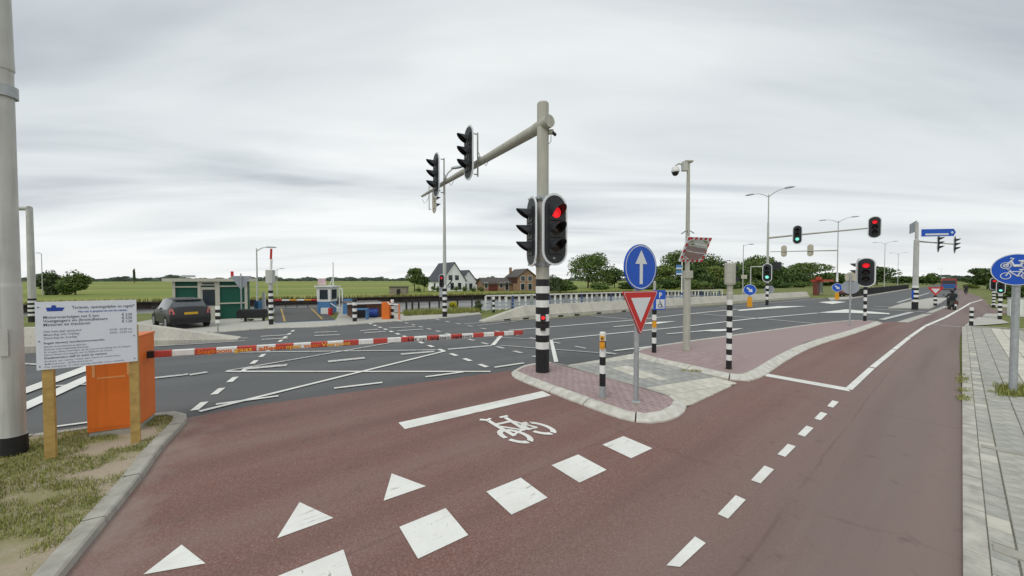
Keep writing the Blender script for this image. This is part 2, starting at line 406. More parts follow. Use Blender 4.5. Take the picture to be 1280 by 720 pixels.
bank_wall('end_quay', [(34, 50), (44, 88)], -.03, 1)
mb = MB()
for a, b in zip(far_bank, far_bank[1:]):          # capping beam along the far quay
    d = Vector((b[0]-a[0], b[1]-a[1])); mb.box(((a[0]+b[0])/2, (a[1]+b[1])/2-.1, -.2), (d.length, .3, .14), M_PILE, atan2(d.y, d.x))
mb.build('quay_beam', smooth=False)['kind'] = 'structure'

wall_tip_l = G(295, 425)
road_pts = [(-57.5, -24), (-5.8, 6.2), (0, 7.5), (5, 8.5), (14, 14.5), G(1105, 404), G(1138, 404), G(1166, 394), G(1189, 384), G(1201, 372), G(1197, 362), G(1196, 357), G(1192, 353.2),
            G(1186, 353.2), G(1160, 358), G(1118, 364), G(1060, 373.5), G(1035, 373), G(1009, 372.5), G(900, 381.5), G(820, 386), G(707, 397), G(605, 403),
            G(600, 392.5), G(587, 394), G(555, 397.5), G(479, 402.5), G(400, 408.5), G(340, 410), G(262, 416), G(290, 424), G(180, 434), G(45, 441), (-60, -9)]
road = sheet('asphalt_road', road_pts, 0., M_ASPH)
path_pts = [G(226, 524), G(316, 507), G(420, 493), G(623.6, 465.3), G(636, 463.5), G(660, 470), G(750, 482), G(880, 470), G(940, 455), G(1000, 425), G(1060, 412), G(1100, 402.6),
            G(1121, 402.5), G(1163, 391.7), G(1187, 383), G(1199, 373.5), G(1197, 365), G(1193, 359), G(1195, 356), G(1199, 360), G(1211, 366), G(1228, 372), G(1233, 378),
            G(1240, 386), G(1290, 389), G(1290, 393), G(1240, 392), G(1205, 407), G(1200, 421), G(1199, 441), G(1200, 462), G(1202, 495), G(1203, 553), (6.3, 4.4), (4.7, 2.9), (3.3, 1.4), (12, -6), (17, -16), (7, -16), (-.6, -2.5), (-3.77, 2.97), G(167, 602), G(201, 560)]
bike = sheet('red_cycle_path', path_pts, .004, M_RED)

def offs(pts, d, closed):
    """polyline moved sideways (to its right for d > 0)"""
    n = len(pts); res = []
    for i, p in enumerate(pts):
        a = pts[i-1] if (i > 0 or closed) else pts[i]; b = pts[(i+1) % n] if (i < n-1 or closed) else pts[i]
        t1 = (p-a).normalized() if (p-a).length > 1e-6 else (b-p).normalized(); t2 = (b-p).normalized() if (b-p).length > 1e-6 else t1
        n1 = Vector((t1.y, -t1.x)); n2 = Vector((t2.y, -t2.x)); m = (n1+n2)
        m = m.normalized() if m.length > 1e-6 else n1
        res.append(p+m*d/max(.55, m.dot(n1)))
    return res
def resample(pts, step):
    out_ = [pts[0]]; L_ = 0; acc = [0]
    for a, b in zip(pts, pts[1:]): L_ += (b-a).length; acc.append(L_)
    k = max(1, round(L_/step)); res = []
    for i in range(k+1):
        s_ = L_*i/k
        for j in range(len(pts)-1):
            if acc[j+1] >= s_-1e-9:
                t = (s_-acc[j])/max(1e-9, acc[j+1]-acc[j]); res.append(pts[j].lerp(pts[j+1], t)); break
    return res
def smooth_line(pts, it=2):
    pts = [Vector((p[0], p[1])) for p in pts]
    for _ in range(it):
        q = [pts[0]]
        for a, b in zip(pts, pts[1:]): q += [a.lerp(b, .25), a.lerp(b, .75)]
        pts = q+[pts[-1]]
    return pts
def kerb(parent, pts, prof, m, stone=1., sub=4, side=1):
    """kerb stones one by one along a line; prof = (out, z) pairs, out measured to the right of travel"""
    line = resample([Vector((p[0], p[1])) for p in pts], stone/sub)
    lines = [offs(line, side*a, False) for a, _ in prof]
    for i in range(0, len(line)-1, sub):
        mb = MB(); idx = list(range(i, min(i+sub, len(line)-1)+1)); k = len(prof); vs = []; dz = random.uniform(-.003, .003)
        for c, j in enumerate(idx):
            for (a, z), ln in zip(prof, lines):
                p = ln[j].copy()
                if c == 0: p = p.lerp(ln[j+1], .010/(stone/sub))
                if c == len(idx)-1: p = p.lerp(ln[j-1], .010/(stone/sub))
                vs.append((p.x, p.y, z+dz))
        fs = [(c*k+q, c*k+(q+1) % k, (c+1)*k+(q+1) % k, (c+1)*k+q) for c in range(len(idx)-1) for q in range(k)]
        fs += [tuple(range(k)), tuple(range((len(idx)-1)*k+k-1, (len(idx)-1)*k-1, -1))]
        mb.add(vs, fs, m); mb.build('kerb_stone', parent, ang=.5)
def clip(poly, conv):
    """clip polygon by a convex counter-clockwise polygon"""
    for a, b in zip(conv, conv[1:]+conv[:1]):
        res = []
        for p, q in zip(poly, poly[1:]+poly[:1]):
            sp_ = (b[0]-a[0])*(p[1]-a[1])-(b[1]-a[1])*(p[0]-a[0]); sq_ = (b[0]-a[0])*(q[1]-a[1])-(b[1]-a[1])*(q[0]-a[0])
            if sp_ >= 0: res.append(p)
            if sp_*sq_ < 0:
                t = sp_/(sp_-sq_); res.append((p[0]+(q[0]-p[0])*t, p[1]+(q[1]-p[1])*t))
        poly = res
        if len(poly) < 3: return []
    return poly
def area(p): return .5*sum(a[0]*b[1]-b[0]*a[1] for a, b in zip(p, p[1:]+p[:1]))
def pave(parent, name, conv, org, ang, tw, th, z, mats, gap=.006, bond=.5, limit=300, pick=None, maxd=99, rest='stuff'):
    conv = xy(conv)
    if area(conv) < 0: conv = conv[::-1]
    ca, sa = cos(ang), sin(ang)
    uv = [((p[0]-org[0])*ca+(p[1]-org[1])*sa, -(p[0]-org[0])*sa+(p[1]-org[1])*ca) for p in conv]
    i0, i1 = int(min(p[0] for p in uv)/tw)-2, int(max(p[0] for p in uv)/tw)+2
    j0, j1 = int(min(p[1] for p in uv)/th)-1, int(max(p[1] for p in uv)/th)+2
    rows = []
    for j in range(j0, j1):
        for i in range(i0, i1):
            x0 = i*tw+(j % 2)*bond*tw+gap/2; y0 = j*th+gap/2
            r = [(x0, y0), (x0+tw-gap, y0), (x0+tw-gap, y0+th-gap), (x0, y0+th-gap)]
            c = clip(r, uv)
            if len(c) < 3 or area(c) < .12*tw*th: continue
            cx, cy = x0+tw/2, y0+th/2; X = org[0]+cx*ca-cy*sa; Y = org[1]+cx*sa+cy*ca
            if Y < .5: continue
            full = area(c) > .995*(tw-gap)*(th-gap)
            rows.append((sqrt(X*X+Y*Y), X, Y, full, [(p[0]-cx, p[1]-cy) for p in c]))
    rows.sort(key=lambda q: q[0]); share = {}; tail = MB(); nt_ = 0
    for k, (d, X, Y, full, poly) in enumerate(rows):
        if d > maxd: break
        m = (pick(X, Y) if pick else None) or mats; mi_ = random.randrange(len(m)); dz = random.uniform(-.0025, .0025)
        def shape(mb, px, py, pz, rot):
            n = len(poly); e_ = .006; cx = sum(p[0] for p in poly)/n; cy = sum(p[1] for p in poly)/n
            def tr(p, s_, zz_):
                x, y = cx+(p[0]-cx)*s_[0], cy+(p[1]-cy)*s_[1]
                return (px+x*cos(rot)-y*sin(rot), py+x*sin(rot)+y*cos(rot), pz+zz_)
            s_ = (1-2*e_/tw, 1-2*e_/th)
            vs = [tr(p, (1, 1), -.04) for p in poly]+[tr(p, (1, 1), -.004) for p in poly]+[tr(p, s_, 0) for p in poly]
            fs = [tuple(range(2*n, 3*n))]+[(a*n+i, a*n+(i+1) % n, (a+1)*n+(i+1) % n, (a+1)*n+i) for a in (0, 1) for i in range(n)]
            mb.add(vs, fs, m[mi_])
        if k < limit:
            key = (m[mi_].name, full)
            if full:
                if key not in share:
                    mb = MB(); shape(mb, 0, 0, 0, 0); share[key] = mb.mesh(name, False)
                me = share[key]
            else:
                mb = MB(); shape(mb, 0, 0, 0, 0); me = mb.mesh(name, False)
            link(name, me, parent, (X, Y, z+dz), (random.uniform(-.004, .004), random.uniform(-.004, .004), ang))
        else:
            shape(tail, X, Y, z+dz, ang); nt_ += 1
    if nt_: tag(tail.build(name+'_remainder', parent, smooth=False), kind='stuff')

# front island by the traffic mast
IZ = .11
B1 = [G(*p, IZ) for p in ((645.3, 463.5), (672.5, 474), (744, 499.5), (783.4, 513), (806.7, 516.3), (826, 513), (838, 507), (843, 500.5), (836, 494.7), (806.7, 485), (756, 471.4), (705.6, 456.2), (690, 453.3), (662, 455.6))]
isl = sheet('front_traffic_island', B1, IZ-.012, mat('brick_joint', (.19, .155, .14), .95, .3, 12))
pave(isl, 'brick', B1, G(744, 499.5, IZ), radians(-53.5), .205, .103, IZ, M_BRICKS)
KP = [(0, -.04), (0, IZ), (.09, IZ+.002), (.10, IZ-.004), (.225, .035), (.23, -.02)]
kerb(isl, smooth_line([B1[i] for i in (12, 13, 0, 1, 2, 3, 4, 5, 6, 7, 8)], 2), KP, M_KERB, 1.0, 6, 1)
kerb(isl, [B1[8], B1[9], B1[10], B1[11], B1[12]], [(0, -.04), (0, IZ), (.06, IZ), (.06, -.02)], M_KERBG, 1., 2, 1)
# crossing of grey tiles between the islands
CR = [G(706, 457, .03), G(789, 442.5, .03), G(921, 478.5, .03), G(857, 508.5, .03)]
cross_ = sheet('tiled_crossing', CR, .012, M_JOINT)
ca_ = atan2((CR[2]-CR[1]).y, (CR[2]-CR[1]).x)
c_u = Vector((cos(ca_), sin(ca_))); Lc = (CR[2]-CR[1]).length
WB = xy([G(766.8, 460.7, .03), G(783, 457.8, .03), G(846.6, 474, .03), G(829, 478.3, .03)])
if area(WB) < 0: WB = WB[::-1]
def inside(p, conv): return all((b[0]-a[0])*(p[1]-a[1])-(b[1]-a[1])*(p[0]-a[0]) >= 0 for a, b in zip(conv, conv[1:]+conv[:1]))
def pick_cross(X, Y):
    s_ = (Vector((X, Y))-Vector(CR[1].xy)).dot(c_u)
    if s_ < .5 or s_ > Lc-.62 or inside((X, Y), WB): return M_CREAM
    return M_TILED
pave(cross_, 'paving_tile', CR, CR[1], ca_, .30, .30, .03, M_TILED, .014, 0, pick=pick_cross)
# long triangular island
B2 = [G(*p, IZ) for p in ((797, 440), (820, 446.8), (870, 457.3), (914, 467.2), (925, 468.2), (942, 462), (970, 444.5), (1007.5, 427.5), (1060, 413.5), (1095, 401.6), (1080, 400.2), (1066, 400.2), (1022, 404.6), (960, 413.5), (917, 419.3), (863, 426.6), (820, 433), (803, 436))]
isl2 = sheet('long_traffic_island', B2, IZ-.006, M_PINK)
KP2 = [(0, -.04), (0, IZ), (.09, IZ+.002), (.10, IZ-.004), (.27, .035), (.275, -.02)]
kerb(isl2, smooth_line(B2[0:10], 2), KP2, M_KERB, 1.0, 4, 1)
kerb(isl2, smooth_line(B2[9:]+[B2[0]], 2), [(0, -.04), (0, IZ), (.12, IZ), (.14, IZ-.03), (.15, -.02)], M_KERB, 1.0, 4, 1)
pave(isl2, 'brick', [B2[i] for i in (0, 1, 2, 3, 4, 5, 6, 7, 8, 9, 12, 13, 14, 15, 16)], B2[3], radians(37), .205, .103, IZ, M_BRICKS, limit=300, maxd=13.2)
# tiled pavement on the right
ed = Vector((cos(radians(38.5)), sin(radians(38.5)))); en = Vector((ed.y, -ed.x))
E0 = Vector(G(1203, 553).xy)
RP0 = [E0-ed*5.5, E0+ed*21.3, E0+ed*22.0+en*.35, E0+ed*22.2+en*.9, E0+ed*22.2+en*3.3, E0-ed*5.5+en*3.3]
pav = sheet('tiled_pavement', RP0, .024, mat('paving_joint', (.20, .19, .15), .95, .3, 12))
RP = [E0-ed*5.5+en*.15, E0+ed*21.3+en*.15, E0+ed*21.95+en*.45, E0+ed*22.1+en*.9, E0+ed*22.1+en*3.3, E0-ed*5.5+en*3.3]
kerb(pav, [E0-ed*5.5, E0+ed*21.3, E0+ed*22.0+en*.35, E0+ed*22.2+en*.9, E0+ed*22.2+en*2.], [(0, -.02), (0, .036), (.008, .040), (.135, .040), (.143, .034), (.143, -.02)], mat('path_kerb', (.43, .41, .36), .9, .3, 5, .3, 60), 1.0, 2, 1)
PALE = xy([G(1237, 405), G(1260, 405.5), G(1330, 480), G(1330, 540), G(1262, 455)])
if area(PALE) < 0: PALE = PALE[::-1]
def pick_pav(X, Y):
    q = (Vector((X, Y))-E0)
    if q.dot(en) < .3: return M_TILES+M_CREAM[2:]
    return M_CREAM if inside((X, Y), PALE) else M_TILES
pave(pav, 'paving_tile', RP, E0, radians(38.5), .30, .30, .035, M_TILES, .013, .5, pick=pick_pav, maxd=30)
for a in (0., -3.2):    # bands of kerb across the pavement
    p = E0+ed*a; kerb(pav, [p+en*.16, p+en*3.3], [(0, -.02), (0, .046), (.14, .046), (.14, -.02)], M_KERBG, 1., 2, 1)
# left verge and its kerb
VK = [G(36, 547, .06), G(105, 538, .06), G(187, 522, .06), G(205, 519.5, .06), G(216, 520.5, .06), G(218, 526, .06), G(180, 562, .06), G(150, 602, .06), Vector((-3.95, 2.97, .06)), Vector((-1.2, -1.6, .06))]
verge = sheet('grass_verge', VK+[Vector((-12, -6, 0)), Vector((-14, 1.2, 0))], .065, M_VERGE)
kerb(verge, smooth_line([VK[2], VK[3], VK[4], VK[5], VK[6], VK[7], VK[8], VK[9]], 2), [(0, -.03), (0, .085), (.15, .085), (.17, .07), (.18, -.02)], M_KERBG, .9, 4, -1)
kerb(verge, [Vector((-14, 1.2)), VK[0], VK[1], VK[2]], [(0, -.03), (0, .08), (.12, .08), (.14, -.02)], M_KERBG, 1., 3, -1)
# pavement on the far side, parking court
FP = [G(600, 392.5), G(587, 394), G(555, 397.5), G(479, 402.5), G(400, 408.5), G(340, 410), G(262, 416), G(175, 420), G(170, 404), G(196, 399), G(330, 399), G(338, 403.5), G(420, 400.3), G(424, 391), G(482, 390.5), G(506, 394), G(560, 390.5), G(600, 388.5)]
far_pav = sheet('far_pavement', FP, .05, M_SLAB)
kerb(far_pav, FP[0:7], [(0, -.03), (0, .055), (.13, .055), (.15, -.02)], M_KERB, 1.5, 2, -1)
# kerbs and paved islands around the far crossing
for pts, nm in (([G(1110, 386), G(1163, 386.5), G(1178, 378), G(1185, 373), G(1163, 373), G(1128, 380)], 'far_median_island'),
                ([G(1228, 397), G(1248, 397.5), G(1252, 393.5), G(1232, 393.5)], 'far_kerb_island'),
                ([G(1240, 384), G(1290, 386.5), G(1290, 382.5), G(1238, 381)], 'far_kerb_strip'),
                ([G(1060, 374.5), G(1118, 365), G(1140, 361), G(1136, 360.5), G(1100, 365), G(1060, 371.5), G(1035, 373), G(1038, 376)], 'far_footway')):
    mb = MB(); mb.ext([(p.x, p.y) for p in pts], -.02, .09, M_SLAB, 'xy'); mb.build(nm, smooth=False)['kind'] = 'structure'
sheet('corner_paving', [G(1205, 408), G(1214, 401), G(1223, 396.5), G(1247, 397.5), G(1262, 404), G(1240, 406)], .019, M_SLAB)
# pale sheets of the far zebra and refuge
for pts in ([G(1121, 402.7), G(1135, 403.2), G(1166, 392.5), G(1154, 392.5)], [G(1157, 391), G(1166, 391.2), G(1185, 383.5), G(1180, 382.5)]):
    sheet('crossing_slab', pts, .012, M_SLAB)

# ------------------------------------------------------------------ road markings (each a part of the surface it is painted on)
mz = [.009]
def mark(parent, name, pts, m=None):
    mz[0] += .00013
    return sheet(name, pts, mz[0], m or M_PAINT, parent, None)
def line(parent, a, b, wd, m=None, name='painted_line'):
    a, b = Vector(a).xy, Vector(b).xy; d = (b-a).normalized(); n_ = Vector((-d.y, d.x))*wd/2
    return mark(parent, name, [a+n_, b+n_, b-n_, a-n_], m)
def dashes(parent, a, b, ln, pitch, wd, m=None, name='painted_dash'):
    a, b = Vector(a).xy, Vector(b).xy; L_ = (b-a).length; d = (b-a)/L_; k = max(1, round(L_/pitch)); pp = L_/k
    for i in range(k+1): line(parent, a+d*(i*pp-ln/2), a+d*(i*pp+ln/2), wd, m, name)
th = .6235; u_ = Vector((cos(th), sin(th))); v_ = Vector((-sin(th), cos(th))); o_ = Vector((-.825, 3.085))
for i in range(-1, 4):
    p = o_+u_*(i*1.01); mark(bike, 'painted_square', [p, p+u_*.5, p+u_*.5+v_*.5, p+v_*.5])
for t in (((489.6, 592.6), (532.5, 608.6), (479.5, 626.9)), ((374.5, 628.6), (416.8, 648.5), (346.3, 674)), ((227, 682), (257, 705.6), (179, 719.5))):
    mark(bike, 'shark_tooth', [G(*p) for p in t])
mark(bike, 'stop_line', [G(*p) for p in ((498, 529), (678, 489.3), (689, 494.8), (506, 537))])
for t in (((868.9, 671.8), (882.2, 680), (850, 710), (833, 708)), ((919.6, 620), (932.2, 625.8), (910, 649.6), (897.1, 643.6)), ((955.6, 582.9), (967.6, 587.6), (950.7, 605.3), (938.7, 601.1)),
          ((984.7, 555.5), (994.7, 558.7), (981.7, 572), (971.7, 568.7)), ((1008, 532.8), (1017, 535.7), (1006, 546.7), (997, 543.7)), ((1025.8, 515.5), (1034.2, 517.8), (1026, 526), (1017.5, 524)), ((1040.5, 501), (1048.6, 503), (1041.5, 510.2), (1033.8, 508.4))):
    mark(bike, 'painted_dash', [G(*p) for p in t])
mark(bike, 'stop_line', [G(*p) for p in ((956, 467), (1058, 485), (1063, 490), (957, 470.8))])
cl = [G(*p) for p in ((1060.5, 487.3), (1090, 460), (1118, 437), (1136.7, 421.7), (1156.7, 407.7), (1181.7, 397), (1203, 385), (1213, 379), (1228, 374.6))]
for i, (a, b) in enumerate(zip(cl, cl[1:])):
    d = (b-a).normalized()
    line(bike, a+(d*.0 if i < 1 else d*.06), b-d*.06, .125 if i < 4 else .15, None, 'centre_line')
line(bike, G(1163, 405.5), G(1203, 409), .13, M_WORN); line(bike, G(1205, 374), G(1240, 375), .3, M_WORN)
# bicycle symbol
sa, sb = Vector((.79, .61)), Vector((-.72, .69)); s0 = Vector((.045, 5.555))
def SP(x, y): return s0+sa*x+sb*y
def stroke(parent, pts, wd): 
    for a, b in zip(pts, pts[1:]): line(parent, SP(*a), SP(*b), wd, None, 'bicycle_symbol')
def arc(cx, a0, a1, n=7, rx=.19, ry=.34): return [(cx+rx*cos(radians(a0+(a1-a0)*i/n)), ry*sin(radians(a0+(a1-a0)*i/n))) for i in range(n+1)]
for cx in (0, .49):
    for a0, a1 in ((-80, 60), (75, 175), (190, 265)): 
        pts = arc(cx, a0, a1)
        inn = arc(cx, a0, a1, 7, .115, .235)
        mark(bike, 'bicycle_symbol', [SP(*p) for p in pts]+[SP(*p) for p in inn[::-1]])
stroke(bike, [(.0, .0), (.06, .42), (.13, .80), (.05, .90)], .075); stroke(bike, [(.10, .55), (.40, .50)], .075); stroke(bike, [(.0, .04), (.25, .10), (.49, .02)], .05)
stroke(bike, [(.28, .06), (.43, .70)], .075); stroke(bike, [(.36, .76), (.52, .74)], .07); stroke(bike, [(.07, .48), (.27, .06)], .05); stroke(bike, [(.49, .02), (.40, .48)], .05); stroke(bike, [(.13, .80), (.22, .83)], .06)
# the junction: block lines, white box hatching, lane lines
dashes(road, G(249.5, 508.3), G(366, 414), .5, 1.0, .13)
dashes(road, G(604, 457.6), G(463, 405), .42, .92, .15); dashes(road, G(672, 447), G(500, 402), .45, 1.05, .15, M_WORN); dashes(road, G(762, 441.8), G(547, 400), .5, 1.3, .14, M_WORN)
for a, b, wd, m in (((283, 465), (613, 465.2), .11, 0), ((283, 464.5), (494, 428), .11, 1), ((249, 515.5), (556, 439.5), .12, 0), ((301, 441), (545, 438), .13, 1), ((560, 437.3), (615, 432.6), .2, 1), ((616, 432), (627, 419.5), .16, 0),
                    ((307, 461.5), (359, 457), .28, 1), ((410, 452.7), (456, 448), .26, 1), ((501, 443.5), (542.5, 440), .24, 1), ((270, 506.5), (348, 496), .10, 0), ((417.5, 486.3), (478, 479), .11, 0), ((532, 472), (579, 465.8), .11, 0), ((618, 460), (655, 454.5), .11, 0),
                    ((326, 421), (360, 419), .2, 1), ((327, 425), (360, 423.3), .2, 1), ((393, 416), (421.5, 415), .2, 1), ((393, 420), (425, 419), .2, 1), ((450, 414), (473, 412), .2, 1), ((455, 416.6), (482, 415), .2, 1), ((486, 410.6), (519, 408.7), .2, 1), ((496.6, 414.2), (529, 412), .2, 1),
                    ((170, 476), (235, 468.8), .18, 1), ((237, 469.6), (259, 466), .18, 1), ((-60, 450), (56, 457), .12, 1), ((60, 484), (150, 479), .12, 1), ((60, 536), (180, 520), .08, 0), ((150, 436), (306, 426.6), .12, 1), ((295, 423.5), (309, 423.2), .15, 1),
                    ((580, 405.5), (640, 400.5), .1, 1), ((597, 407.5), (645, 402), .1, 1),
                    ((636, 413.5), (791, 400.6), .15, 0), ((791, 400.6), (853, 393.6), .15, 0), ((853, 393.6), (921, 386.7), .2, 0), ((690, 425), (853, 409), .14, 0), ((853, 409), (942, 398.6), .17, 0), ((942, 398.6), (1022, 391.6), .2, 0),
                    ((620, 422.3), (690, 425.5), .08, 1), ((626, 432.5), (766, 443), .08, 1), ((768, 439.2), (800, 435.4), .12, 0), ((800, 435.4), (853, 429.2), .10, 0), ((738, 395), (789, 399.6), .14, 1), ((870, 392.5), (947, 398.3), .2, 1), ((947, 398.3), (1022, 405.3), .2, 1),
                    ((767, 409), (815, 404.6), .14, 0), ((833, 418), (888, 413.5), .13, 0), ((1102, 400), (1140, 390.5), .3, 1), ((1092, 383.2), (1157, 386), .22, 0), ((1089, 386.6), (1157, 390.3), .22, 0), ((1122, 378.5), (1162, 366), .25, 1), ((650, 400), (720, 396.5), .08, 1), ((900, 384), (960, 379.3), .1, 1), ((962, 379), (1030, 373), .15, 1)):
    line(road, G(*a), G(*b), wd, M_WORN if m else M_PAINT)
mark(road, 'stop_line', [G(*p) for p in ((687, 426), (691, 426), (698, 453.5), (692.5, 453.5))])
mark(road, 'painted_arrow', [G(*p) for p in ((800, 405.2), (820, 405.6), (845, 402), (815, 403.2))])
mark(road, 'painted_arrow', [G(*p) for p in ((872, 414.3), (890, 412.6), (929, 411), (915, 414.2), (894, 414.8))])
for pts in (((1022, 391.4), (1057.5, 387), (1112, 392), (1112, 393.2), (1060, 391.5)), ((921, 387.8), (972, 383), (1009, 383), (975, 385.5), (925, 389)), ((1023, 378), (1040, 380.4), (1058, 377.8), (1042, 376.6)),
            ((-20, 489), (32, 485.6), (105, 459), (150, 449), (150, 453), (105, 466), (32, 493.5), (-20, 508)), ((-20, 522), (33, 504), (105, 472), (150, 455), (150, 459), (105, 480), (33, 514), (-20, 540))):
    mark(road, 'painted_chevron', [G(*p) for p in pts])
for u, v in ((636, 401), (478, 406),):
    pass

# ------------------------------------------------------------------ concrete barrier walls
def barrier(name, label, a, b, side, slots, ramp_a=True, ramp=3.2, h=.82):
    a, b = Vector(a).xy, Vector(b).xy; L_ = (b-a).length
    t = thing(name, label, 'barrier wall', (a.x, a.y, 0), atan2((b-a).y, (b-a).x))
    n_ = max(1, round((L_-ramp)/4.0)); cuts = [0, ramp]+[ramp+(L_-ramp)*(i+1)/n_ for i in range(n_)]
    for i, (x0, x1) in enumerate(zip(cuts, cuts[1:])):
        mb = MB(); x1 -= .02
        def prof(x, hh): return [(x, 0, -.05), (x, 0, min(.22, hh*.8)), (x, .05*side, min(.24, hh*.85)), (x, .34*side, hh), (x, .62*side, hh), (x, .66*side, -.05)]
        p0, p1 = prof(x0, .06 if i == 0 else h), prof(x1, h)
        vs = p0+p1; fs = [(q, (q+1) % 6, 6+(q+1) % 6, 6+q) for q in range(6)]+[tuple(range(6)), tuple(range(11, 5, -1))]
        mb.add(vs, fs, M_WALL); mb.build('wall_segment', t, ang=.3)
    for s_ in slots:
        mb = MB(); mb.box((s_, -.012*side, .05), (.42, .06, .09), M_BLACK); mb.build('drain_slot', t)
    return t
wa, wb = G(605, 403), G(1012, 372)
barrier('concrete_barrier', 'long pale concrete barrier wall along the far road edge, before the railing', wa, wb, 1, [(G(u, 395) .xy-Vector(wa.xy)).length*0+q for u, q in ((636, 1.6), (660, 3.0), (707, 5.9), (720, 7.4), (752, 9.6), (780, 12.4), (800, 14.8))])
wl = G(-60, 447)
barrier('concrete_barrier', 'pale concrete barrier wall with tapered end behind the white information board', G(297, 425.3), wl, -1, [3.6, 8.2])

# ------------------------------------------------------------------ traffic signals
SIG = {}
def sig_mesh(key, fn):
    if key not in SIG: SIG[key] = fn()
    return SIG[key]
def head_mesh(back):
    mb = MB()
    mb.ext(stadium(.72, 1.77), 0, .028, M_RIM, 'xz', back=M_BEIGE if back else M_RIM)
    mb.ext(stadium(.61, 1.66), -.010, 0.001, M_DARK, 'xz')
    for k in (-1, 0, 1):
        mb.box((0, .05, .41*k), (.30, .05, .38), M_BEIGE if back else M_DARK)
        mb.box((0, -.025, .41*k), (.37, .04, .385), M_DARK)
    return mb.mesh('signal_head')
def visor_mesh():
    mb = MB(); n = 14; vs = []
    for i in range(n+1):
        a = radians(-35+250*i/n); k = (sin(a)+.574)/1.574; yf = -.05-.34*k**.75
        for r, y in ((.158, -.03), (.150, yf), (.142, yf), (.150, -.03)): vs.append((r*cos(a), y, r*sin(a)))
    fs = [(i*4+q, i*4+(q+1) % 4, (i+1)*4+(q+1) % 4, (i+1)*4+q) for i in range(n) for q in range(4)]+[(0, 1, 2, 3), (n*4+3, n*4+2, n*4+1, n*4)]
    mb.add(vs, fs, M_DARK); return mb.mesh('visor')
def lens_mesh(m):
    mb = MB(); n = 20; rings = [(.138, -.045), (.10, -.062), (.05, -.070)]
    vs = [(r*cos(2*pi*j/n), y, r*sin(2*pi*j/n)) for r, y in rings for j in range(n)]+[(0, -.072, 0)]
    fs = [(i*n+j, i*n+(j+1) % n, (i+1)*n+(j+1) % n, (i+1)*n+j) for i in range(2) for j in range(n)]+[(2*n+j, 2*n+(j+1) % n, 3*n) for j in range(n)]
    mb.add(vs, fs, m); return mb.mesh('lens')
def signal(parent, loc, rz, lit=None, s=1., sx=1., back=False, bracket=0.):
    hd = link('signal_head', sig_mesh(('h', back), lambda: head_mesh(back)), parent, loc, (0, 0, rz)); hd.scale = (s*sx, s, s)
    for k, nm in ((1, 'red'), (0, 'amber'), (-1, 'green')):
        m = {'red': M_LRED, 'green': M_LGRN}.get(nm if lit == nm else '', M_LOFF)
        link('lens', sig_mesh(('l', m.name), lambda: lens_mesh(m)), hd, (0, 0, .41*k))
        link('visor', sig_mesh('v', visor_mesh), hd, (0, 0, .41*k))
    if bracket:
        def br():
            mb = MB(); mb.tube([(.0, .34, -.72), (.0, .34, .72)], .028, M_MAST, 8)
            for z in (-.66, .66): mb.tube([(0, .2, z), (0, .36, z)], .02, M_MAST, 6)
            mb.tube([(0, .34, -.1), (.0, bracket, -.1)], .05, M_MAST, 8)
            mb.tube([(0, .36, .1), (.06, .46, -.2), (.06, .62, -.34), (0, .75, -.12)], .01, M_BLACK, 5)
            return mb.mesh('bracket')
        link('bracket', sig_mesh(('b', bracket), br), hd)
    return hd
def bands(r, z0, z1, n, base, first_black=True):
    """profile and materials of a black and white banded pole; base = height of the black foot"""
    prof = [(r, z0), (r, z0+base)]; ms = [M_BLACK]
    for i in range(n):
        prof.append((r, z0+base+(z1-z0-base)*(i+1)/n)); ms.append(M_WHITE if i % 2 == 0 else M_BLACK)
    return prof, ms

# main mast with the long arm
base = G(678, 464.5, IZ)
mast = thing('traffic_light_mast', 'tall beige traffic light mast with long overhead arm and black and white banded foot', 'traffic light', base)
Yb = base.y
def zat(v, Y=None): return at(640, v, Y or Yb).z-base.z
pr, ms = bands(.175, 0, zat(349), 10, .60)
mb = MB(); mb.lathe(pr+[(.171, zat(346)), (.150, zat(240)), (.148, zat(129)-.03), (.135, zat(129)), (.0001, zat(129)+.005)], ms+[M_MAST]*5, 28)
mb.build('pole', mast)
ad = Vector((-4.97, 7.75, 0)).normalized(); az = zat(157)
mb = MB(); mb.tube([ad*.10+Vector((0, 0, az)), ad*2.5+Vector((0, 0, az+.02)), ad*6.8+Vector((0, 0, az+.05)), ad*9.3+Vector((0, 0, az+.05))], [.145, .125, .085, .05], M_MAST, 18)
mb.tube([ad*-.28+Vector((0, 0, az+.02)), ad*.28+Vector((0, 0, az))], .155, M_MAST, 18)
mb.build('arm', mast)
fl = fdir(-cos(RD), -sin(RD))
nf = Vector((-cos(RD), -sin(RD), 0))
for t_, s_, bk in ((3.42, 1., 0), (6.35, 1., 0)):
    signal(mast, ad*t_+Vector((0, 0, az+.26))+nf*.42, fl, None, s_, bracket=.5)
signal(mast, ad*8.35+Vector((0, 0, az-.22))-nf*.26, fl+pi, None, .74, back=True, bracket=.34)
fl2 = fdir(-.96, -.28); signal(mast, Vector((-.30, -.10, zat(290))), fl2, None, 1.0)
fa = radians(26)
signal(mast, Vector((sin(fa), -cos(fa), 0))*.36+Vector((.12, .0, zat(289))), fa, 'red', 1.0)
for z in (zat(331), zat(249)):
    mb = MB(); mb.lathe([(.17, z-.06), (.185, z-.05), (.185, z+.05), (.17, z+.06)], M_GALV, 20); mb.box((-.2, -.08, z), (.4, .06, .05), M_GALV, radians(-40)); mb.box((.12, -.2, z), (.06, .3, .05), M_GALV, radians(26)); mb.build('clamp', mast)
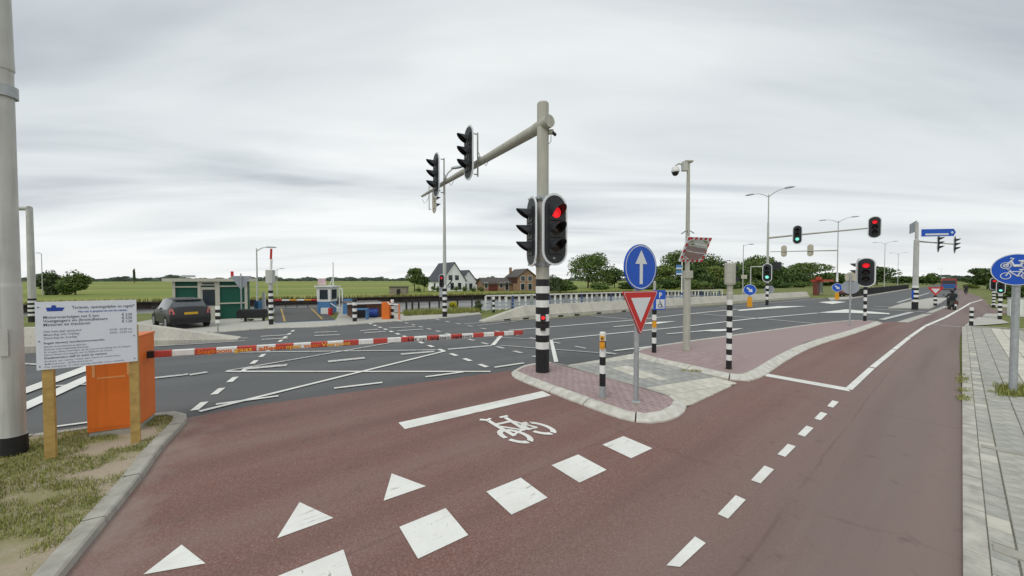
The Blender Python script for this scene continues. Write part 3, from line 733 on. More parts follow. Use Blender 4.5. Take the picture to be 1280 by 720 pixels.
# small cyclist signal on the banded foot
ms_h = MB().box((0, 0, 0), (.13, .08, .40), M_DARK).build('cycle_signal', mast, (-.005, -.19, zat(402)))
for z, m in ((.125, M_LRED), (0, M_LOFF), (-.125, M_LOFF)):
    q = MB(); q.ext(disc(.048, 16), -.055, -.03, m, 'xz'); q.build('lens', ms_h, (0, 0, z))
    q = MB(); q.tube([(-.055, -.03, .0), (-.055, -.1, .02), (0, -.11, .055), (.055, -.1, .02), (.055, -.03, .0)], .006, M_DARK, 5); q.build('visor', ms_h, (0, 0, z))
mb = MB(); mb.box((.2, -.05, zat(166)), (.12, .09, .10), M_MAST); mb.tube([(.25, -.06, zat(167)), (.3, -.12, zat(171))], .04, M_BLACK, 8); mb.tube([(.2, -.05, zat(170)), (.2, -.06, zat(178)), (.14, -.05, zat(181))], .008, M_BLACK, 5); mb.build('detector', mast)
text('10', .075, M_SIGNW, mast, Vector((sin(fa), -cos(fa), 0))*.372+Vector((.085, -.02, zat(325))), (pi/2, 0, fa), align='CENTER')

# banded push-button bollard
b = G(753, 497, IZ)
t = thing('push_button_post', 'short black and white banded post with yellow push buttons beside the give way sign', 'bollard', b)
mb = MB(); zt = at(753, 415, b.y).z-b.z; q = zt/83
mb.lathe([(.064, 0), (.064, 15*q), (.060, 15*q), (.060, 31*q), (.060, 41.5*q), (.060, 52*q), (.060, 62.5*q), (.060, 72*q), (.060, zt-.012), (.05, zt), (.0001, zt+.003)],
         [M_GALV, M_GALV, M_BLACK, M_WHITE, M_BLACK, M_WHITE, M_BLACK, M_WHITE, M_WHITE, M_WHITE], 20); mb.build('post', t)
for z, s_ in ((67.*q, 1.), (76.*q, .72)):
    mb = MB(); mb.box((0, 0, 0), (.095*s_, .06, .13*s_), M_YEL); pb = mb.build('push_button', t, (-.028, -.075, z), (0, 0, -.4))
    mb = MB(); mb.ext(disc(.026*s_, 14), -.045, -.028, M_BLACK if s_ < 1 else M_YEL, 'xz'); mb.build('knob', pb)
# sign post with arrow and give way
b = G(795, 502.5, IZ)
t = thing('sign_post', 'grey steel post carrying a round blue arrow sign above a red give way triangle', 'road sign', b)
mb = MB(); mb.lathe([(.048, 0), (.046, at(795, 312, b.y).z-b.z), (.0001, at(795, 311, b.y).z-b.z)], M_GALV, 14); mb.build('post', t)
mb = MB(); mb.lathe([(.09, 0), (.085, .015), (.05, .03)], M_GALV, 12); mb.build('foot', t)
fa = radians(29); fn = Vector((sin(fa), -cos(fa), 0))
def pp(u, v): return at(u, v, b.y-.03)-b
c = pp(796.5, 334); c = Vector((.01, 0, c.z))+fn*.085
mb = MB(); R = .43; mb.ext(disc(R, 40), 0, .03, M_BLUE, 'xz', back=M_SBACK); sg = mb.build('blue_arrow_sign', t, c, (0, 0, fa))
mb = MB(); ro, ri = disc(R*.955, 40), disc(R*.915, 40)
for i in range(40):
    j = (i+1) % 40; mb.face([(ro[i][0], -.003, ro[i][1]), (ro[j][0], -.003, ro[j][1]), (ri[j][0], -.003, ri[j][1]), (ri[i][0], -.003, ri[i][1])], M_SIGNW)
mb.build('border', sg)
mb = MB(); mb.ext([(-.04, -.32), (.04, -.32), (.04, .06), (.155, .06), (0, .32), (-.155, .06), (-.04, .06)], -.006, -.001, M_SIGNW, 'xz'); mb.build('arrow', sg)
c = Vector((.01, 0, pp(797, 364).z))+fn*.085
def tri(s_, dz=0., k=0.):
    pts = [(-s_/2, dz), (0, dz-s_*.9), (s_/2, dz)]
    return pts
def rtri(s_, r=.05):
    A = [Vector((-s_/2, 0)), Vector((0, -s_*.87)), Vector((s_/2, 0))]; cen = sum(A, Vector((0, 0)))/3; res = []
    for i in range(3):
        p, a, c_ = A[i], A[i-1], A[(i+1) % 3]; d1 = (a-p).normalized(); d2 = (c_-p).normalized()
        for k_ in range(5):
            f_ = k_/4; res.append(((p+d1*r)*(1-f_)**2+2*p*f_*(1-f_)+(p+d2*r)*f_*f_))
    return [tuple(x) for x in res], cen
T0, cen = rtri(.95)
def sc_t(k): return [(cen.x+(x-cen.x)*k, cen.y+(z-cen.y)*k) for x, z in T0]
mb = MB(); mb.ext(sc_t(1), 0, .025, M_REDP, 'xz', back=M_SBACK); gw = mb.build('give_way_sign', t, c, (0, 0, fa))
for nm, ks in (('border', (.965, .935)),):
    A_, B_ = sc_t(ks[0]), sc_t(ks[1]); mb = MB()
    for i in range(len(A_)):
        j = (i+1) % len(A_); mb.face([(A_[i][0], -.003, A_[i][1]), (A_[j][0], -.003, A_[j][1]), (B_[j][0], -.003, B_[j][1]), (B_[i][0], -.003, B_[i][1])], M_SIGNW)
    mb.build(nm, gw)
mb = MB(); mb.ext([(cen.x+x*.56, cen.y+(z-cen.y)*.56) for x, z in [(-.475, 0), (0, -.8265), (.475, 0)]], -.006, -.001, M_SIGNW, 'xz'); mb.build('white_field', gw)
# parking sign post on the long island
b = G(817.5, 440.5, IZ)
t = thing('parking_sign_post', 'banded post with blue wheelchair parking plate and yellow button behind the give way sign', 'road sign', b)
zt = at(817, 386, b.y).z-b.z; pr, ms = bands(.07, 0, zt, 6, .30)
mb = MB(); mb.lathe(pr+[(.045, zt), (.04, at(817, 352, b.y).z-b.z), (.0001, at(817, 351, b.y).z-b.z)], ms+[M_WHITE, M_MAST, M_MAST], 14); mb.build('post', t)
z0, z1 = at(817, 387, b.y).z-b.z, at(817, 362.5, b.y).z-b.z
mb = MB(); mb.box((0, 0, 0), (.46, .025, z1-z0), M_BLUE); pl = mb.build('blue_plate', t, (.13, -.08, (z0+z1)/2), (0, 0, radians(20)))
mb = MB(); mb.box((.02, -.015, -.13), (.34, .006, .30), M_SIGNW); mb.build('white_field', pl)
text('P', .24, M_SIGNW, pl, (0.02, -.017, .07), (pi/2, 0, 0), align='CENTER', bold=.008)
mb = MB(); mb.ext(disc(.022, 12, .0, -.03), -.024, -.02, M_INK, 'xz')
wh = [(.0+.07*cos(a)+.0, -.17+.07*sin(a)) for a in [radians(140+260*i/10) for i in range(11)]]
mb.tube([(x, -.022, z) for x, z in wh], .011, M_INK, 5); mb.tube([(0, -.022, -.05), (.0, -.022, -.15), (.07, -.022, -.15), (.10, -.022, -.23), (.13, -.022, -.22)], .014, M_INK, 5); mb.tube([(0, -.022, -.09), (.06, -.022, -.09)], .011, M_INK, 5)
mb.build('wheelchair_symbol', pl)
mb = MB(); mb.box((-.04, -.1, at(817, 405, b.y).z-b.z), (.11, .08, .2), M_YEL); mb.build('push_button', t)
# camera pole with mirror
b = G(858, 437.5, IZ)
t = thing('camera_pole', 'tall slim beige pole with a dome camera at its top and a mirror halfway', 'camera pole', b)
def zb(v): return at(858, v, b.y).z-b.z
mb = MB(); mb.lathe([(.115, 0), (.112, zb(342)), (.075, zb(339)), (.065, zb(290)), (.050, zb(202)), (.0001, zb(201))], M_MAST, 18); mb.build('pole', t)
mb = MB(); mb.box((-.13, 0, zb(208)), (.16, .14, .3), M_MASTG); mb.box((.0, 0, zb(202)), (.26, .16, .05), M_MAST); mb.build('camera_box', t)
mb = MB(); mb.tube([(-.18, 0, zb(206)), (-.32, 0, zb(204.5)), (-.42, 0, zb(207)), (-.43, 0, zb(210))], .025, M_MAST, 8); mb.build('camera_arm', t)
dm = MB(); zc = zb(214); dm.lathe([(.03, zc+.16), (.10, zc+.13), (.13, zc+.02), (.125, zc-.03)], M_WHITE, 18, (-.43, 0)); dm.lathe([(.11, zc-.03), (.10, zc-.09), (.06, zc-.14), (.0001, zc-.16)], M_BLACK, 16, (-.43, 0)); dm.build('dome_camera', t)
mb = MB()
for k in range(6): mb.tube([(0, 0, zb(287)), (.22*cos(k*pi/3), .22*sin(k*pi/3), zb(292))], .008, M_BLACK, 4)
mb.build('climb_guard', t)
mb = MB(); mb.box((0, -.05, zb(343)), (.24, .2, .25), M_MAST); mb.build('junction_box', t)
M_MIR = mat('mirror_face', (.62, .64, .64), .06, .0, 1, metal=1.)
mf = radians(16); mroot = MB(); mw, mh = .93, .86
mroot.box((0, 0, 0), (mw, .05, mh), M_SIGNW)
c = Vector((.16, -.18, (zb(298)+zb(327))/2))
mr = mroot.build('mirror_frame', t, c, (radians(27), 0, mf))
mb = MB(); n_ = 10
for sx_, L_ in ((1, mw), (0, mh)):
    for k in range(n_ if sx_ else 8):
        nn = n_ if sx_ else 8
        if k % 2 == 0: continue
        for sg_ in (-1, 1):
            mb = MB()
            if sx_: mb.box((-mw/2+mw*(k+.5)/nn, -.027, sg_*(mh/2-.04)), (mw/nn, .006, .078), M_REDP)
            else: mb.box((sg_*(mw/2-.04), -.0275, -mh/2+mh*(k+.5)/nn), (.078, .006, mh/nn), M_REDP)
            mb.build('red_block', mr)
mb = MB(); nx, nz = 16, 12; W2, H2 = mw/2-.085, mh/2-.085; vs = []
for j in range(nz+1):
    for i in range(nx+1):
        a, c_ = 2*i/nx-1, 2*j/nz-1; k = 1-.12*(max(abs(a), abs(c_))**6)*min(abs(a), abs(c_))**2
        vs.append((a*W2*k, -.04-.05*(1-(a*a+c_*c_)/2), c_*H2*k))
mb.add(vs, [(j*(nx+1)+i, j*(nx+1)+i+1, (j+1)*(nx+1)+i+1, (j+1)*(nx+1)+i) for j in range(nz) for i in range(nx)], M_MIR); mb.build('mirror_glass', mr, ang=2.)
# detector post
b = G(911, 461, IZ)
t = thing('detector_post', 'black and white banded post topped by a grey cylindrical cabinet on the long island', 'bollard', b)
def zb(v): return at(911, v, b.y).z-b.z
pr, ms = bands(.068, 0, zb(374), 11, .23)
mb = MB(); mb.lathe(pr+[(.075, zb(374)), (.075, zb(366)), (.062, zb(365)), (.07, zb(357)), (.1, zb(355))], ms+[M_MAST]*5, 18); mb.build('post', t)
mb = MB(); mb.lathe([(.115, zb(356)), (.128, zb(354)), (.128, zb(342)), (.122, zb(341.6)), (.128, zb(341.2)), (.128, zb(330)), (.11, zb(328.5)), (.0001, zb(328))], M_MAST, 22); mb.build('cabinet', t)
for z_, w_ in ((zb(349), .12), (zb(335), .1)):
    mb = MB(); mb.box((.16, .05, z_), (w_, w_*1.5, w_), M_DARK); mb.build('sensor', t)
# backs of two signs on a thin post
b = G(1062, 407, IZ)
t = thing('sign_post', 'thin grey post with the plain backs of a round and a small rounded sign', 'road sign', b)
def zb(v): return at(1062, v, b.y).z-b.z
mb = MB(); mb.lathe([(.038, 0), (.038, zb(342))], M_GALV, 10); mb.build('post', t)
fr = fdir(-.69, -.72)
mb = MB(); mb.ext(disc(.35, 26), .06, .09, M_SBACK, 'xz', back=M_BLUE); mb.build('round_sign', t, (0, 0, zb(359)), (0, 0, fr))
mb = MB(); mb.ext(stadium(.44, .52, 8), .06, .09, M_BEIGE, 'xz'); mb.build('small_sign', t, (0, 0, zb(346.5)), (0, 0, fr))

def pole_signal(u, v, label, top_v, lits, r=.075, n=8, s=.94, sx=1.18, z=0., foot=.3, extra=None):
    b = G(u, v, z); t = thing('traffic_light', label, 'traffic light', b)
    zt = at(u, top_v, b.y).z-b.z; pr, ms = bands(r, 0, zt-1.75*s, n, foot)
    mb = MB(); mb.lathe(pr+[(r*.9, zt-1.75*s), (r*.9, zt-.1)], ms+[M_MAST, M_MAST], 14); mb.build('post', t)
    for lit, face, o in lits: signal(t, Vector((o[0], o[1], zt-.9*s)), face, lit, s, sx)
    return t, b, zt
fc = fdir(-.7, -.71); fcn = Vector((sin(fc), -cos(fc), 0))
pole_signal(1081, 401, 'red traffic light on a short banded post at the tip of the long island', 322, [('red', fc, fcn*.22), (None, fc-radians(105), (-.32, .12))], z=IZ, sx=1.2)

# lamp posts
def lamp_head(mb, p, d, m=M_SBACK):
    p = Vector(p); d = Vector(d).normalized(); s_ = Vector((-d.y, d.x, 0))
    vs = []
    for k, (wd, h0, h1) in ((0, (.05, -.04, .05)), (.2, (.13, -.05, .07)), (.6, (.15, -.04, .06)), (.8, (.07, -.02, .03))):
        q = p+d*k; vs += [q-s_*wd+Vector((0, 0, h0)), q+s_*wd+Vector((0, 0, h0)), q+s_*wd*.8+Vector((0, 0, h1)), q-s_*wd*.8+Vector((0, 0, h1))]
    fs = [(i*4+a, i*4+(a+1) % 4, i*4+4+(a+1) % 4, i*4+4+a) for i in range(3) for a in range(4)]+[(0, 1, 2, 3), (15, 14, 13, 12)]
    mb.add(vs, fs, m)
def lamp_parts(t, h, arms, r0=.095, r1=.05, head=True):
    mb = MB(); pr = [(r0, 0), (r0, 1.0), (r0*.8, 1.1), (r1, h-.3), (r1*.9, h), (.0001, h+.02)]
    mb.lathe(pr, M_MASTG, 12); mb.build('pole', t)
    for d, ln, rise in arms:
        d = Vector((*d, 0)).normalized(); mb = MB()
        pts = [Vector((0, 0, h-.25))+d*ln*k+Vector((0, 0, rise*(1-(1-k)**2))) for k in (0, .15, .4, .7, 1)]
        mb.tube(pts, [.045, .04, .035, .03, .03], M_MASTG, 8); mb.build('lamp_arm', t)
        mb = MB(); lamp_head(mb, pts[-1], d); mb.build('lamp_head', t)
perp = (sin(RD), -cos(RD))
GL = 'double arm lamp posts along the main road'
def double_lamp(p, label, h, L_=2.1, group=GL, foot=False):
    t = thing('street_lamp', label, 'street lamp', p, 0, group)
    lamp_parts(t, h, [(perp, L_-.8, .55), ((-perp[0], -perp[1]), L_-.8, .55)])
    return t
b = G(958.7, 381.5)
t = double_lamp(b, 'double arm street lamp carrying an overhead signal arm and a low green signal', at(959, 243, b.y).z-.0)
pr, ms = bands(.125, 0, 2.15, 6, .55); mb = MB(); mb.lathe(pr+[(.11, 3.2), (.085, 8)], ms+[M_WHITE, M_MASTG], 16); mb.build('banded_foot', t)
az = at(960, 297.5, b.y).z
a_d = Vector((3.9, -6.0, 0)).normalized()
mb = MB(); mb.tube([Vector((0, 0, az)), a_d*3+Vector((0, 0, az+.06)), a_d*7.6+Vector((0, 0, az+.1))], [.09, .075, .05], M_MAST, 12); mb.build('signal_arm', t)
fo = fdir(-.66, -.75); fon = Vector((sin(fo), -cos(fo), 0))
signal(t, a_d*2.35+Vector((0, 0, az+.06))+fon*.15, fo, 'green', .98, 1.0)
signal(t, a_d*7.4+Vector((0, 0, az+.12))+fon*.15, fo, 'red', .98, 1.12)
signal(t, fon*.25+Vector((0, 0, at(959, 341, b.y).z)), fo, 'green', 1.02, 1.05)
mb = MB(); mb.ext(disc(.42, 20), .1, .13, M_SBACK, 'xz', back=M_BLUE); mb.build('round_sign_back', t, (.25, .1, at(959, 362, b.y).z), (0, 0, fo))
b = G(1046, 372.5)
t = double_lamp(b, 'double arm street lamp with the beige backs of two signals on its arm', at(1046, 276, b.y).z)
az = at(1046, 313, b.y).z; pr, ms = bands(.13, 0, 2.2, 6, .5); mb = MB(); mb.lathe(pr+[(.11, 3.4)], ms+[M_WHITE], 14); mb.build('banded_foot', t)
mb = MB(); mb.tube([Vector((0, 0, az)), -a_d*8+Vector((0, 0, az+.35))], [.09, .05], M_MAST, 10); mb.build('signal_arm', t)
for q_ in (3.0, 6.2): signal(t, -a_d*q_+Vector((0, 0, az+.13+q_*.03))-fon*.12, fo+pi, None, .98, 1.0, back=True)
for u, v, top, lb in ((1105, 365.3, 304, 'double arm street lamp third along the road, beside the black fence'), (1122, 361.2, 317, 'double arm street lamp at the far end of the black fence'), (1176, 357, 336, 'faintest double arm street lamp above the far bus')):
    b = G(u, v); Y = 8.45*F/(350-top); b = Vector((ray(u, v)[0]*Y, Y, 0)); double_lamp(b, lb, at(u, top, Y).z)
# single arm lamps
def single_lamp(u, top, Y, d, L_, label, zb_=0., u_top=None, group=None):
    b = Vector((ray(u, 360)[0]*Y, Y, zb_)); t = thing('street_lamp', label, 'street lamp', b, 0, group)
    lamp_parts(t, at(u, top, Y).z-zb_, [(d, L_, .35)], .08, .045); return t, b
t, b = single_lamp(928.5, 306, 52, (1, .2), 1.0, 'slim single arm street lamp with a small cream plate behind the detector post')
mb = MB(); mb.box((.1, -.1, at(929, 346, b.y).z), (.85, .03, .55), M_BEIGE); mb.build('cream_plate', t)
single_lamp(321.5, 310.5, 30, (1, 0.1), .75, 'bent grey lamp post behind the green cabin')
single_lamp(346.5, 336.5, 62, (1, 0), .5, 'small grey lamp post across the canal behind the ferry', -.2)
single_lamp(53, 317, 62, (-1, 0), .2, 'small grey lamp post beside the round bushes at far left', -.2)
# lamp mast with low red signal beyond the boom
b = G(556, 396, .05)
t = thing('street_lamp', 'tall grey lamp mast with banded foot and red signal before the white house', 'street lamp', b)
def zb(v): return at(556, v, b.y).z-b.z
pr, ms = bands(.15, 0, zb(357), 9, .36)
mb = MB(); mb.lathe(pr+[(.13, zb(356)), (.10, zb(300)), (.07, zb(228)), (.06, zb(222)), (.0001, zb(221.5))], ms+[M_MASTG]*5, 16); mb.build('pole', t)
mb = MB(); mb.tube([(0, 0, zb(225)), (.25, 0, zb(216)), (.6, 0, zb(210))], .045, M_MASTG, 8); mb.build('lamp_arm', t)
mb = MB(); lamp_head(mb, (.45, 0, zb(210.5)), (1, -.1, .12)); mb.build('lamp_head', t)
signal(t, Vector((-.17, -.14, zb(351.5))), fdir(-.1, -1), 'red', .52, 1.0)
mb = MB(); mb.box((0, -.05, zb(358.5)), (.7, .12, .14), M_GALV); mb.tube([(.2, 0, zb(357)), (.42, 0, zb(352)), (.5, -.1, zb(350))], .04, M_DARK, 6); mb.build('bracket', t)
mb = MB(); mb.box((-.22, .05, zb(364)), (.25, .2, .75), M_GALV); mb.build('cabinet', t)

# mast with direction sign and side signals
b = G(1143.5, 387, .09)
t = thing('traffic_light_mast', 'grey mast with a blue direction sign, two side signals and a banded foot', 'traffic light', b)
def zb(v): return at(1146, v, b.y).z-b.z
pr, ms = bands(.19, 0, zb(357), 7, .62)
mb = MB(); mb.lathe(pr+[(.17, zb(352)), (.155, zb(300)), (.10, zb(299)), (.095, zb(278)), (.0001, zb(277.5))], ms+[M_MASTG]*5, 18); mb.build('pole', t)
d = Vector((6.7, 2.7, 0)).normalized(); rz = atan2(d.y, d.x)
mb = MB(); mb.tube([Vector((0, 0, zb(301.5))), d*6.8+Vector((0, 0, zb(301.5)))], [.07, .045], M_MASTG, 8); mb.build('signal_arm', t)
fs_ = fdir(.5, -.87)
for q_ in (3.0, 5.9): signal(t, d*q_+Vector((sin(fs_)*.2, -cos(fs_)*.2, zb(302.5))), fs_, None, .86, .9)
zc = (zb(287)+zb(296))/2; hh = zb(287)-zb(296)
rs_ = radians(-9); mb = MB(); mb.ext([(-1.1, -hh/2), (1.02, -hh/2), (1.17, 0), (1.02, hh/2), (-1.1, hh/2)], -.03, .03, M_BLUE, 'xz'); ds = mb.build('direction_sign', t, Vector((cos(rs_)*1.32, sin(rs_)*1.32-.12, zc)), (0, 0, rs_))
mb = MB(); mb.box((-.1, -.034, -.13), (1.55, .006, .14), M_SIGNW); mb.ext(disc(.09, 14, .92, .0), -.037, -.031, M_SIGNW, 'xz'); mb.build('white_panel', ds)
mb = MB(); mb.ext([(-.1, -.35), (1.1, -.42), (1.1, .35), (-.1, .5)], -.02, .02, M_SBACK, 'xz'); mb.build('sign_back', t, Vector((.05, .1, zb(283.5))), (0, 0, radians(60)))
mb = MB(); mb.box((-.2, -.02, zb(368)), (.16, .06, .7), M_BLUE); mb.build('blue_plate', t)

b = Vector((ray(938, 366)[0]*72, 72, 0)); t = thing('gantry_sign', 'grey bent post with dark message panel behind the low green signal', 'road sign', b)
def zb(v): return at(938, v, 72).z
mb = MB(); mb.lathe([(.11, 0), (.10, zb(333.5))], M_MASTG, 10); mb.build('post', t)
gx = (ray(975, 333)[0]-ray(938, 333)[0])*72
mb = MB(); mb.tube([(0, 0, zb(333.5)), (gx, 0, zb(333))], .11, M_MASTG, 8); mb.build('beam', t)
mb = MB(); mb.box((gx*.86, -.16, zb(332.5)), (gx*.3, .2, zb(328)-zb(337.5)), M_DARK); mb.build('message_panel', t)
b = Vector((ray(852, 378)[0]*37, 37, .0)); t = thing('bus_stop_sign', 'slim blue and white pole with two small blue plates behind the camera pole', 'road sign', b)
def zb(v): return at(852, v, 37).z
mb = MB(); mb.lathe([(.06, 0), (.06, .7), (.06, .9), (.06, 1.1), (.06, 1.3), (.055, zb(325))], [M_BLUE, M_WHITE, M_BLUE, M_WHITE, M_WHITE], 10); mb.build('pole', t)
for v in (334, 341): mb = MB(); mb.box((-.33, -.05, zb(v)), (.6, .05, .46), mat('stop_blue', (.08, .22, .48), .5, .1)); p_ = mb.build('blue_plate', t); mb = MB(); mb.box((-.33, -.08, zb(v)-.12), (.6, .01, .14), M_SIGNW); mb.build('white_strip', p_)
# keep-right bollards
def keep_right(u, v, label, first=None):
    b = G(u, v, .0); t = thing('keep_right_bollard', label, 'road sign', b, fdir(-.55, -.83), 'yellow keep right bollards')
    if first is not None:
        bpy.data.objects.remove(t); return dup(first, b, None, None, label)
    mb = MB(); mb.box((0, 0, .45), (.42, .2, .9), M_YEL, 0, (.8, .8)); mb.build('yellow_body', t)
    mb = MB(); mb.ext(disc(.5, 28), -.12, -.09, M_SIGNW, 'xz', back=M_SBACK); sg = mb.build('sign_disc', t, (0, 0, 1.55))
    mb = MB(); mb.ext(disc(.465, 28), -.126, -.121, M_BLUE, 'xz'); mb.build('blue_face', sg)
    r = radians(-45-90); A = [(-.07, -.3), (.07, -.3), (.07, .03), (.2, .03), (0, .3), (-.2, .03), (-.07, .03)]
    mb = MB(); mb.ext([(x*cos(r)-z*sin(r), x*sin(r)+z*cos(r)) for x, z in A], -.132, -.127, M_SIGNW, 'xz'); mb.build('arrow', sg)
    mb = MB(); mb.tube([(0, 0, .85), (0, 0, 1.15)], .05, M_GALV, 8); mb.build('neck', t)
    return t
k1 = keep_right(937, 383.5, 'yellow bollard under a blue keep right sign left of the green signal')
keep_right(1046, 375.2, 'yellow bollard under a blue keep right sign beside the white painted nose', k1)

# left foreground: huge pole, portal mast
b = G(18, 567, .065)
t = thing('traffic_light_mast', 'huge pale grey mast with black foot at the left edge of the picture', 'mast', b)
mb = MB(); mb.lathe([(.125, 0), (.123, .26), (.112, .26), (.108, 2.3), (.100, 2.35), (.094, 5.2), (.105, 5.22), (.10, 5.4), (.085, 6.6), (.0001, 6.62)], [M_BLACK]+[M_MASTG]*8, 24); mb.build('pole', t)
mb = MB(); mb.box((.05, -.11, 1.55), (.09, .012, .36), M_MASTG, radians(25)); mb.build('hatch', t)
mb = MB(); mb.lathe([(.128, 4.85), (.128, 5.0)], M_GALV, 20); mb.build('strap', t)
b = Vector((ray(41, 405)[0]*21, 21, 0))
t = thing('portal_mast', 'grey angled mast with banded foot and short bent top behind the information board', 'mast', b)
def zb(v): return at(41, v, b.y).z
pr, ms = bands(.17, 0, zb(373), 8, .35); mb = MB(); mb.lathe(pr+[(.16, zb(373)), (.135, zb(262))], ms+[M_MASTG, M_MASTG], 16); mb.build('pole', t)
mb = MB(); mb.tube([(.02, 0, zb(260.5)), (-.5, .1, zb(260)), (-4.5, .8, zb(259))], [.14, .12, .11], M_MASTG, 12); mb.build('arm', t)

# information board
p0, p1 = G(64, 573, .065), G(170, 553, .065)
bd = (p1-p0); L_ = bd.length; rz = atan2(bd.y, bd.x)
t = thing('information_board', 'white board of Dutch ferry tariffs and opening times on two wooden posts', 'sign', p0, rz)
zt = at(64, 377, p0.y).z-.065; zb_ = at(64, 461, p0.y).z-.065
for x in (0, L_):
    mb = MB(); mb.box((x, 0, (zb_+.5)/2), (.095, .07, zb_+.55), M_WOOD); mb.build('wooden_post', t)
bw = L_+.13; bx0 = -.085
mb = MB(); mb.box((bx0+bw/2, -.045, (zt+zb_)/2), (bw, .012, zt-zb_), M_PANEL); bo = mb.build('panel', t)
ty = -.0525; bh = zt-zb_
def bt(s_, fx, fz, fs2, m, wfrac=None, bold=0.):
    return text(s_, fs2*bh, m, bo, (bx0+fx*bw, ty, zb_+(1-fz)*bh), (pi/2, 0, 0), width=wfrac*bw if wfrac else None, bold=bold*.3)
bt('Tarieven, openingstijden en regels', .34, .115, .062, M_INK, .62, .0012)
bt('Het veer is geopend van mei t/m oktober', .40, .175, .045, M_INKB, .5, .0006)
for i, (a, c_, wf) in enumerate((('Motorvoertuigen tot 5 ton', '€ 2,50', .53), ('Voetgangers en (brom)fietsers', '€ 0,50', .62), ('Motoren en tractoren', '€ 1,50', .44))):
    bt(a, .07, .25+.055*i, .06, M_INK, wf, .0014); bt(c_, .84, .25+.055*i, .058, M_INK, .11, .001)
for i, (a, c_, wf) in enumerate((('Het hele jaar geopend', '', .35), ('Maandag t/m vrijdag', '07.00 - 22.00 uur', .33), ('Zaterdag en zondag', '09.00 - 22.00 uur', .31))):
    bt(a, .07, .455+.048*i, .046, M_INKG, wf, .001)
    if c_: bt(c_, .71, .43+.048*i, .044, M_INKG, .24, .001)
bt('Regels (tevens) veerdienstvoorwaarden', .07, .625, .042, M_INK, .58, .001)
for i, (a, wf) in enumerate((('Betreden van de veerpont is op eigen risico', .4), ('Kinderen onder begeleiding meenemen', .42), ('Er mogen alleen voertuigen op de pont na aanwijzing van de schipper', .86), ('Fietsers dienen af te stappen voor de slagboom van de pont', .66))):
    bt(a, .07, .675+.04*i, .034, M_INKG, wf, .0006)
bt('Deelnemers zelf in acht te nemen', .07, .845, .044, M_INK, .6, .0013)
for i, wf in enumerate((.74, .45, .78)): bt(('Roken en open vuur aan boord verboden', 'Motor afzetten', 'De schipper is niet aansprakelijk voor schade')[i], .07, .89+.042*i, .034, M_INKG, wf, .0006)
mb = MB(); mb.ext([(.12, -.02), (.25, -.02), (.27, .025), (.2, .03), (.19, .06), (.16, .06), (.155, .03), (.11, .03)], 0, .001, M_INKB, 'xz'); mb.build('ferry_emblem', bo, (bx0-.02*bw, ty-.001, zb_+.88*bh))
for fx in (.03, .97):
    for fz in (.08, .58, .95):
        mb = MB(); mb.ext(disc(.008, 8), -.003, .002, M_INK, 'xz'); mb.build('screw', bo, (bx0+fx*bw, ty, zb_+(1-fz)*bh))
# orange barrier cabinet
c0, c1, c2 = G(109, 548, .07), G(167, 541, .07), G(188, 523.5, .07)
rz = radians(27); wd, dp, hh = .56, .66, 1.40
t = thing('barrier_cabinet', 'bright orange steel barrier cabinet behind the information board', 'cabinet', (c0.x, c0.y, .065), rz)
mb = MB(); mb.box((wd/2, dp/2, .04), (wd-.03, dp-.03, .08), M_KERBG); mb.build('plinth', t)
mb = MB(); mb.box((wd/2, dp/2, .08+hh/2), (wd, dp, hh), M_ORANGE); cab = mb.build('housing', t)
md = cab.modifiers.new('bevel', 'BEVEL'); md.width = .012; md.segments = 2
mb = MB(); mb.box((wd/2, -.004, .08+hh*.47), (wd-.07, .012, hh*.86), M_ORANGE); dr = mb.build('door', t)
M_ORL = mat('faded_orange', (.78, .36, .14), .55, .1)
mb = MB()
for bx in ((.09, .01, 1.02, .03, .2), (wd-.09, .01, 1.02, .03, .2)): mb.box((bx[0], -.0125, bx[2]), (bx[3], .006, bx[4]), M_ORL)
mb.box((wd/2, -.0125, .9), (wd*.55, .006, .02), M_ORL); mb.build('hinge_plate', t)
mb = MB(); mb.ext(disc(.03, 14), -.03, -.008, M_BLACK, 'xz'); mb.build('lock', dr, (wd/2+.02, 0, 1.31))
mb = MB(); mb.box((wd/2, dp/2, .08+hh+.012), (wd+.02, dp+.02, .026), M_ORANGE); mb.build('lid', t)
# the boom
R_ = Matrix.Rotation(rz, 3, 'Z')
bs = Vector((c0.x, c0.y, 0))+R_@Vector((wd+.01, dp*.62, 0))
bs.z = at(186, 443, bs.y).z
dxe, dze = ray(653, 415.5); dd = Vector((cos(radians(30.5)), sin(radians(30.5)), 0))
tt = (dxe*bs.y-bs.x)/(dd.x-dxe*dd.y); be = bs+dd*tt; be.z = H+dze*be.y
bl = (be-bs).length; brz = atan2((be-bs).y, (be-bs).x); tilt = math.asin((be.z-bs.z)/bl)
boom = thing('barrier_boom', 'long red and white barrier boom with painted lettering, lowered across the road edge', 'barrier', bs)
boom.rotation_euler = (0, -tilt, brz)
nb = 25; bw_ = bl/nb
mb = MB(); mb.box((-.1, 0, 0), (.35, .10, .11), M_BLACK); mb.build('clamp', boom)
BY, BZ = .040, .054
for i in range(nb):
    mb = MB(); ch = .012
    sec = [(-BY+ch, -BZ), (BY-ch, -BZ), (BY, -BZ+ch), (BY, BZ-ch), (BY-ch, BZ), (-BY+ch, BZ), (-BY, BZ-ch), (-BY, -BZ+ch)]
    mb.ext(sec, i*bw_, (i+1)*bw_-.002, mat('faded_red', (.50, .07, .055), .6, .14, 9) if i % 2 == 0 else M_WHITE, 'yz'); mb.build('boom_band', boom)
def tx(u):
    dx = ray(u, 430)[0]; return (dx*bs.y-bs.x)/(dd.x-dxe*0-dx*dd.y)
M_YTXT = mat('boom_letter_yellow', (.80, .52, .05), .5, .0); M_OTXT = mat('boom_letter_orange', (.75, .22, .02), .5, .0)
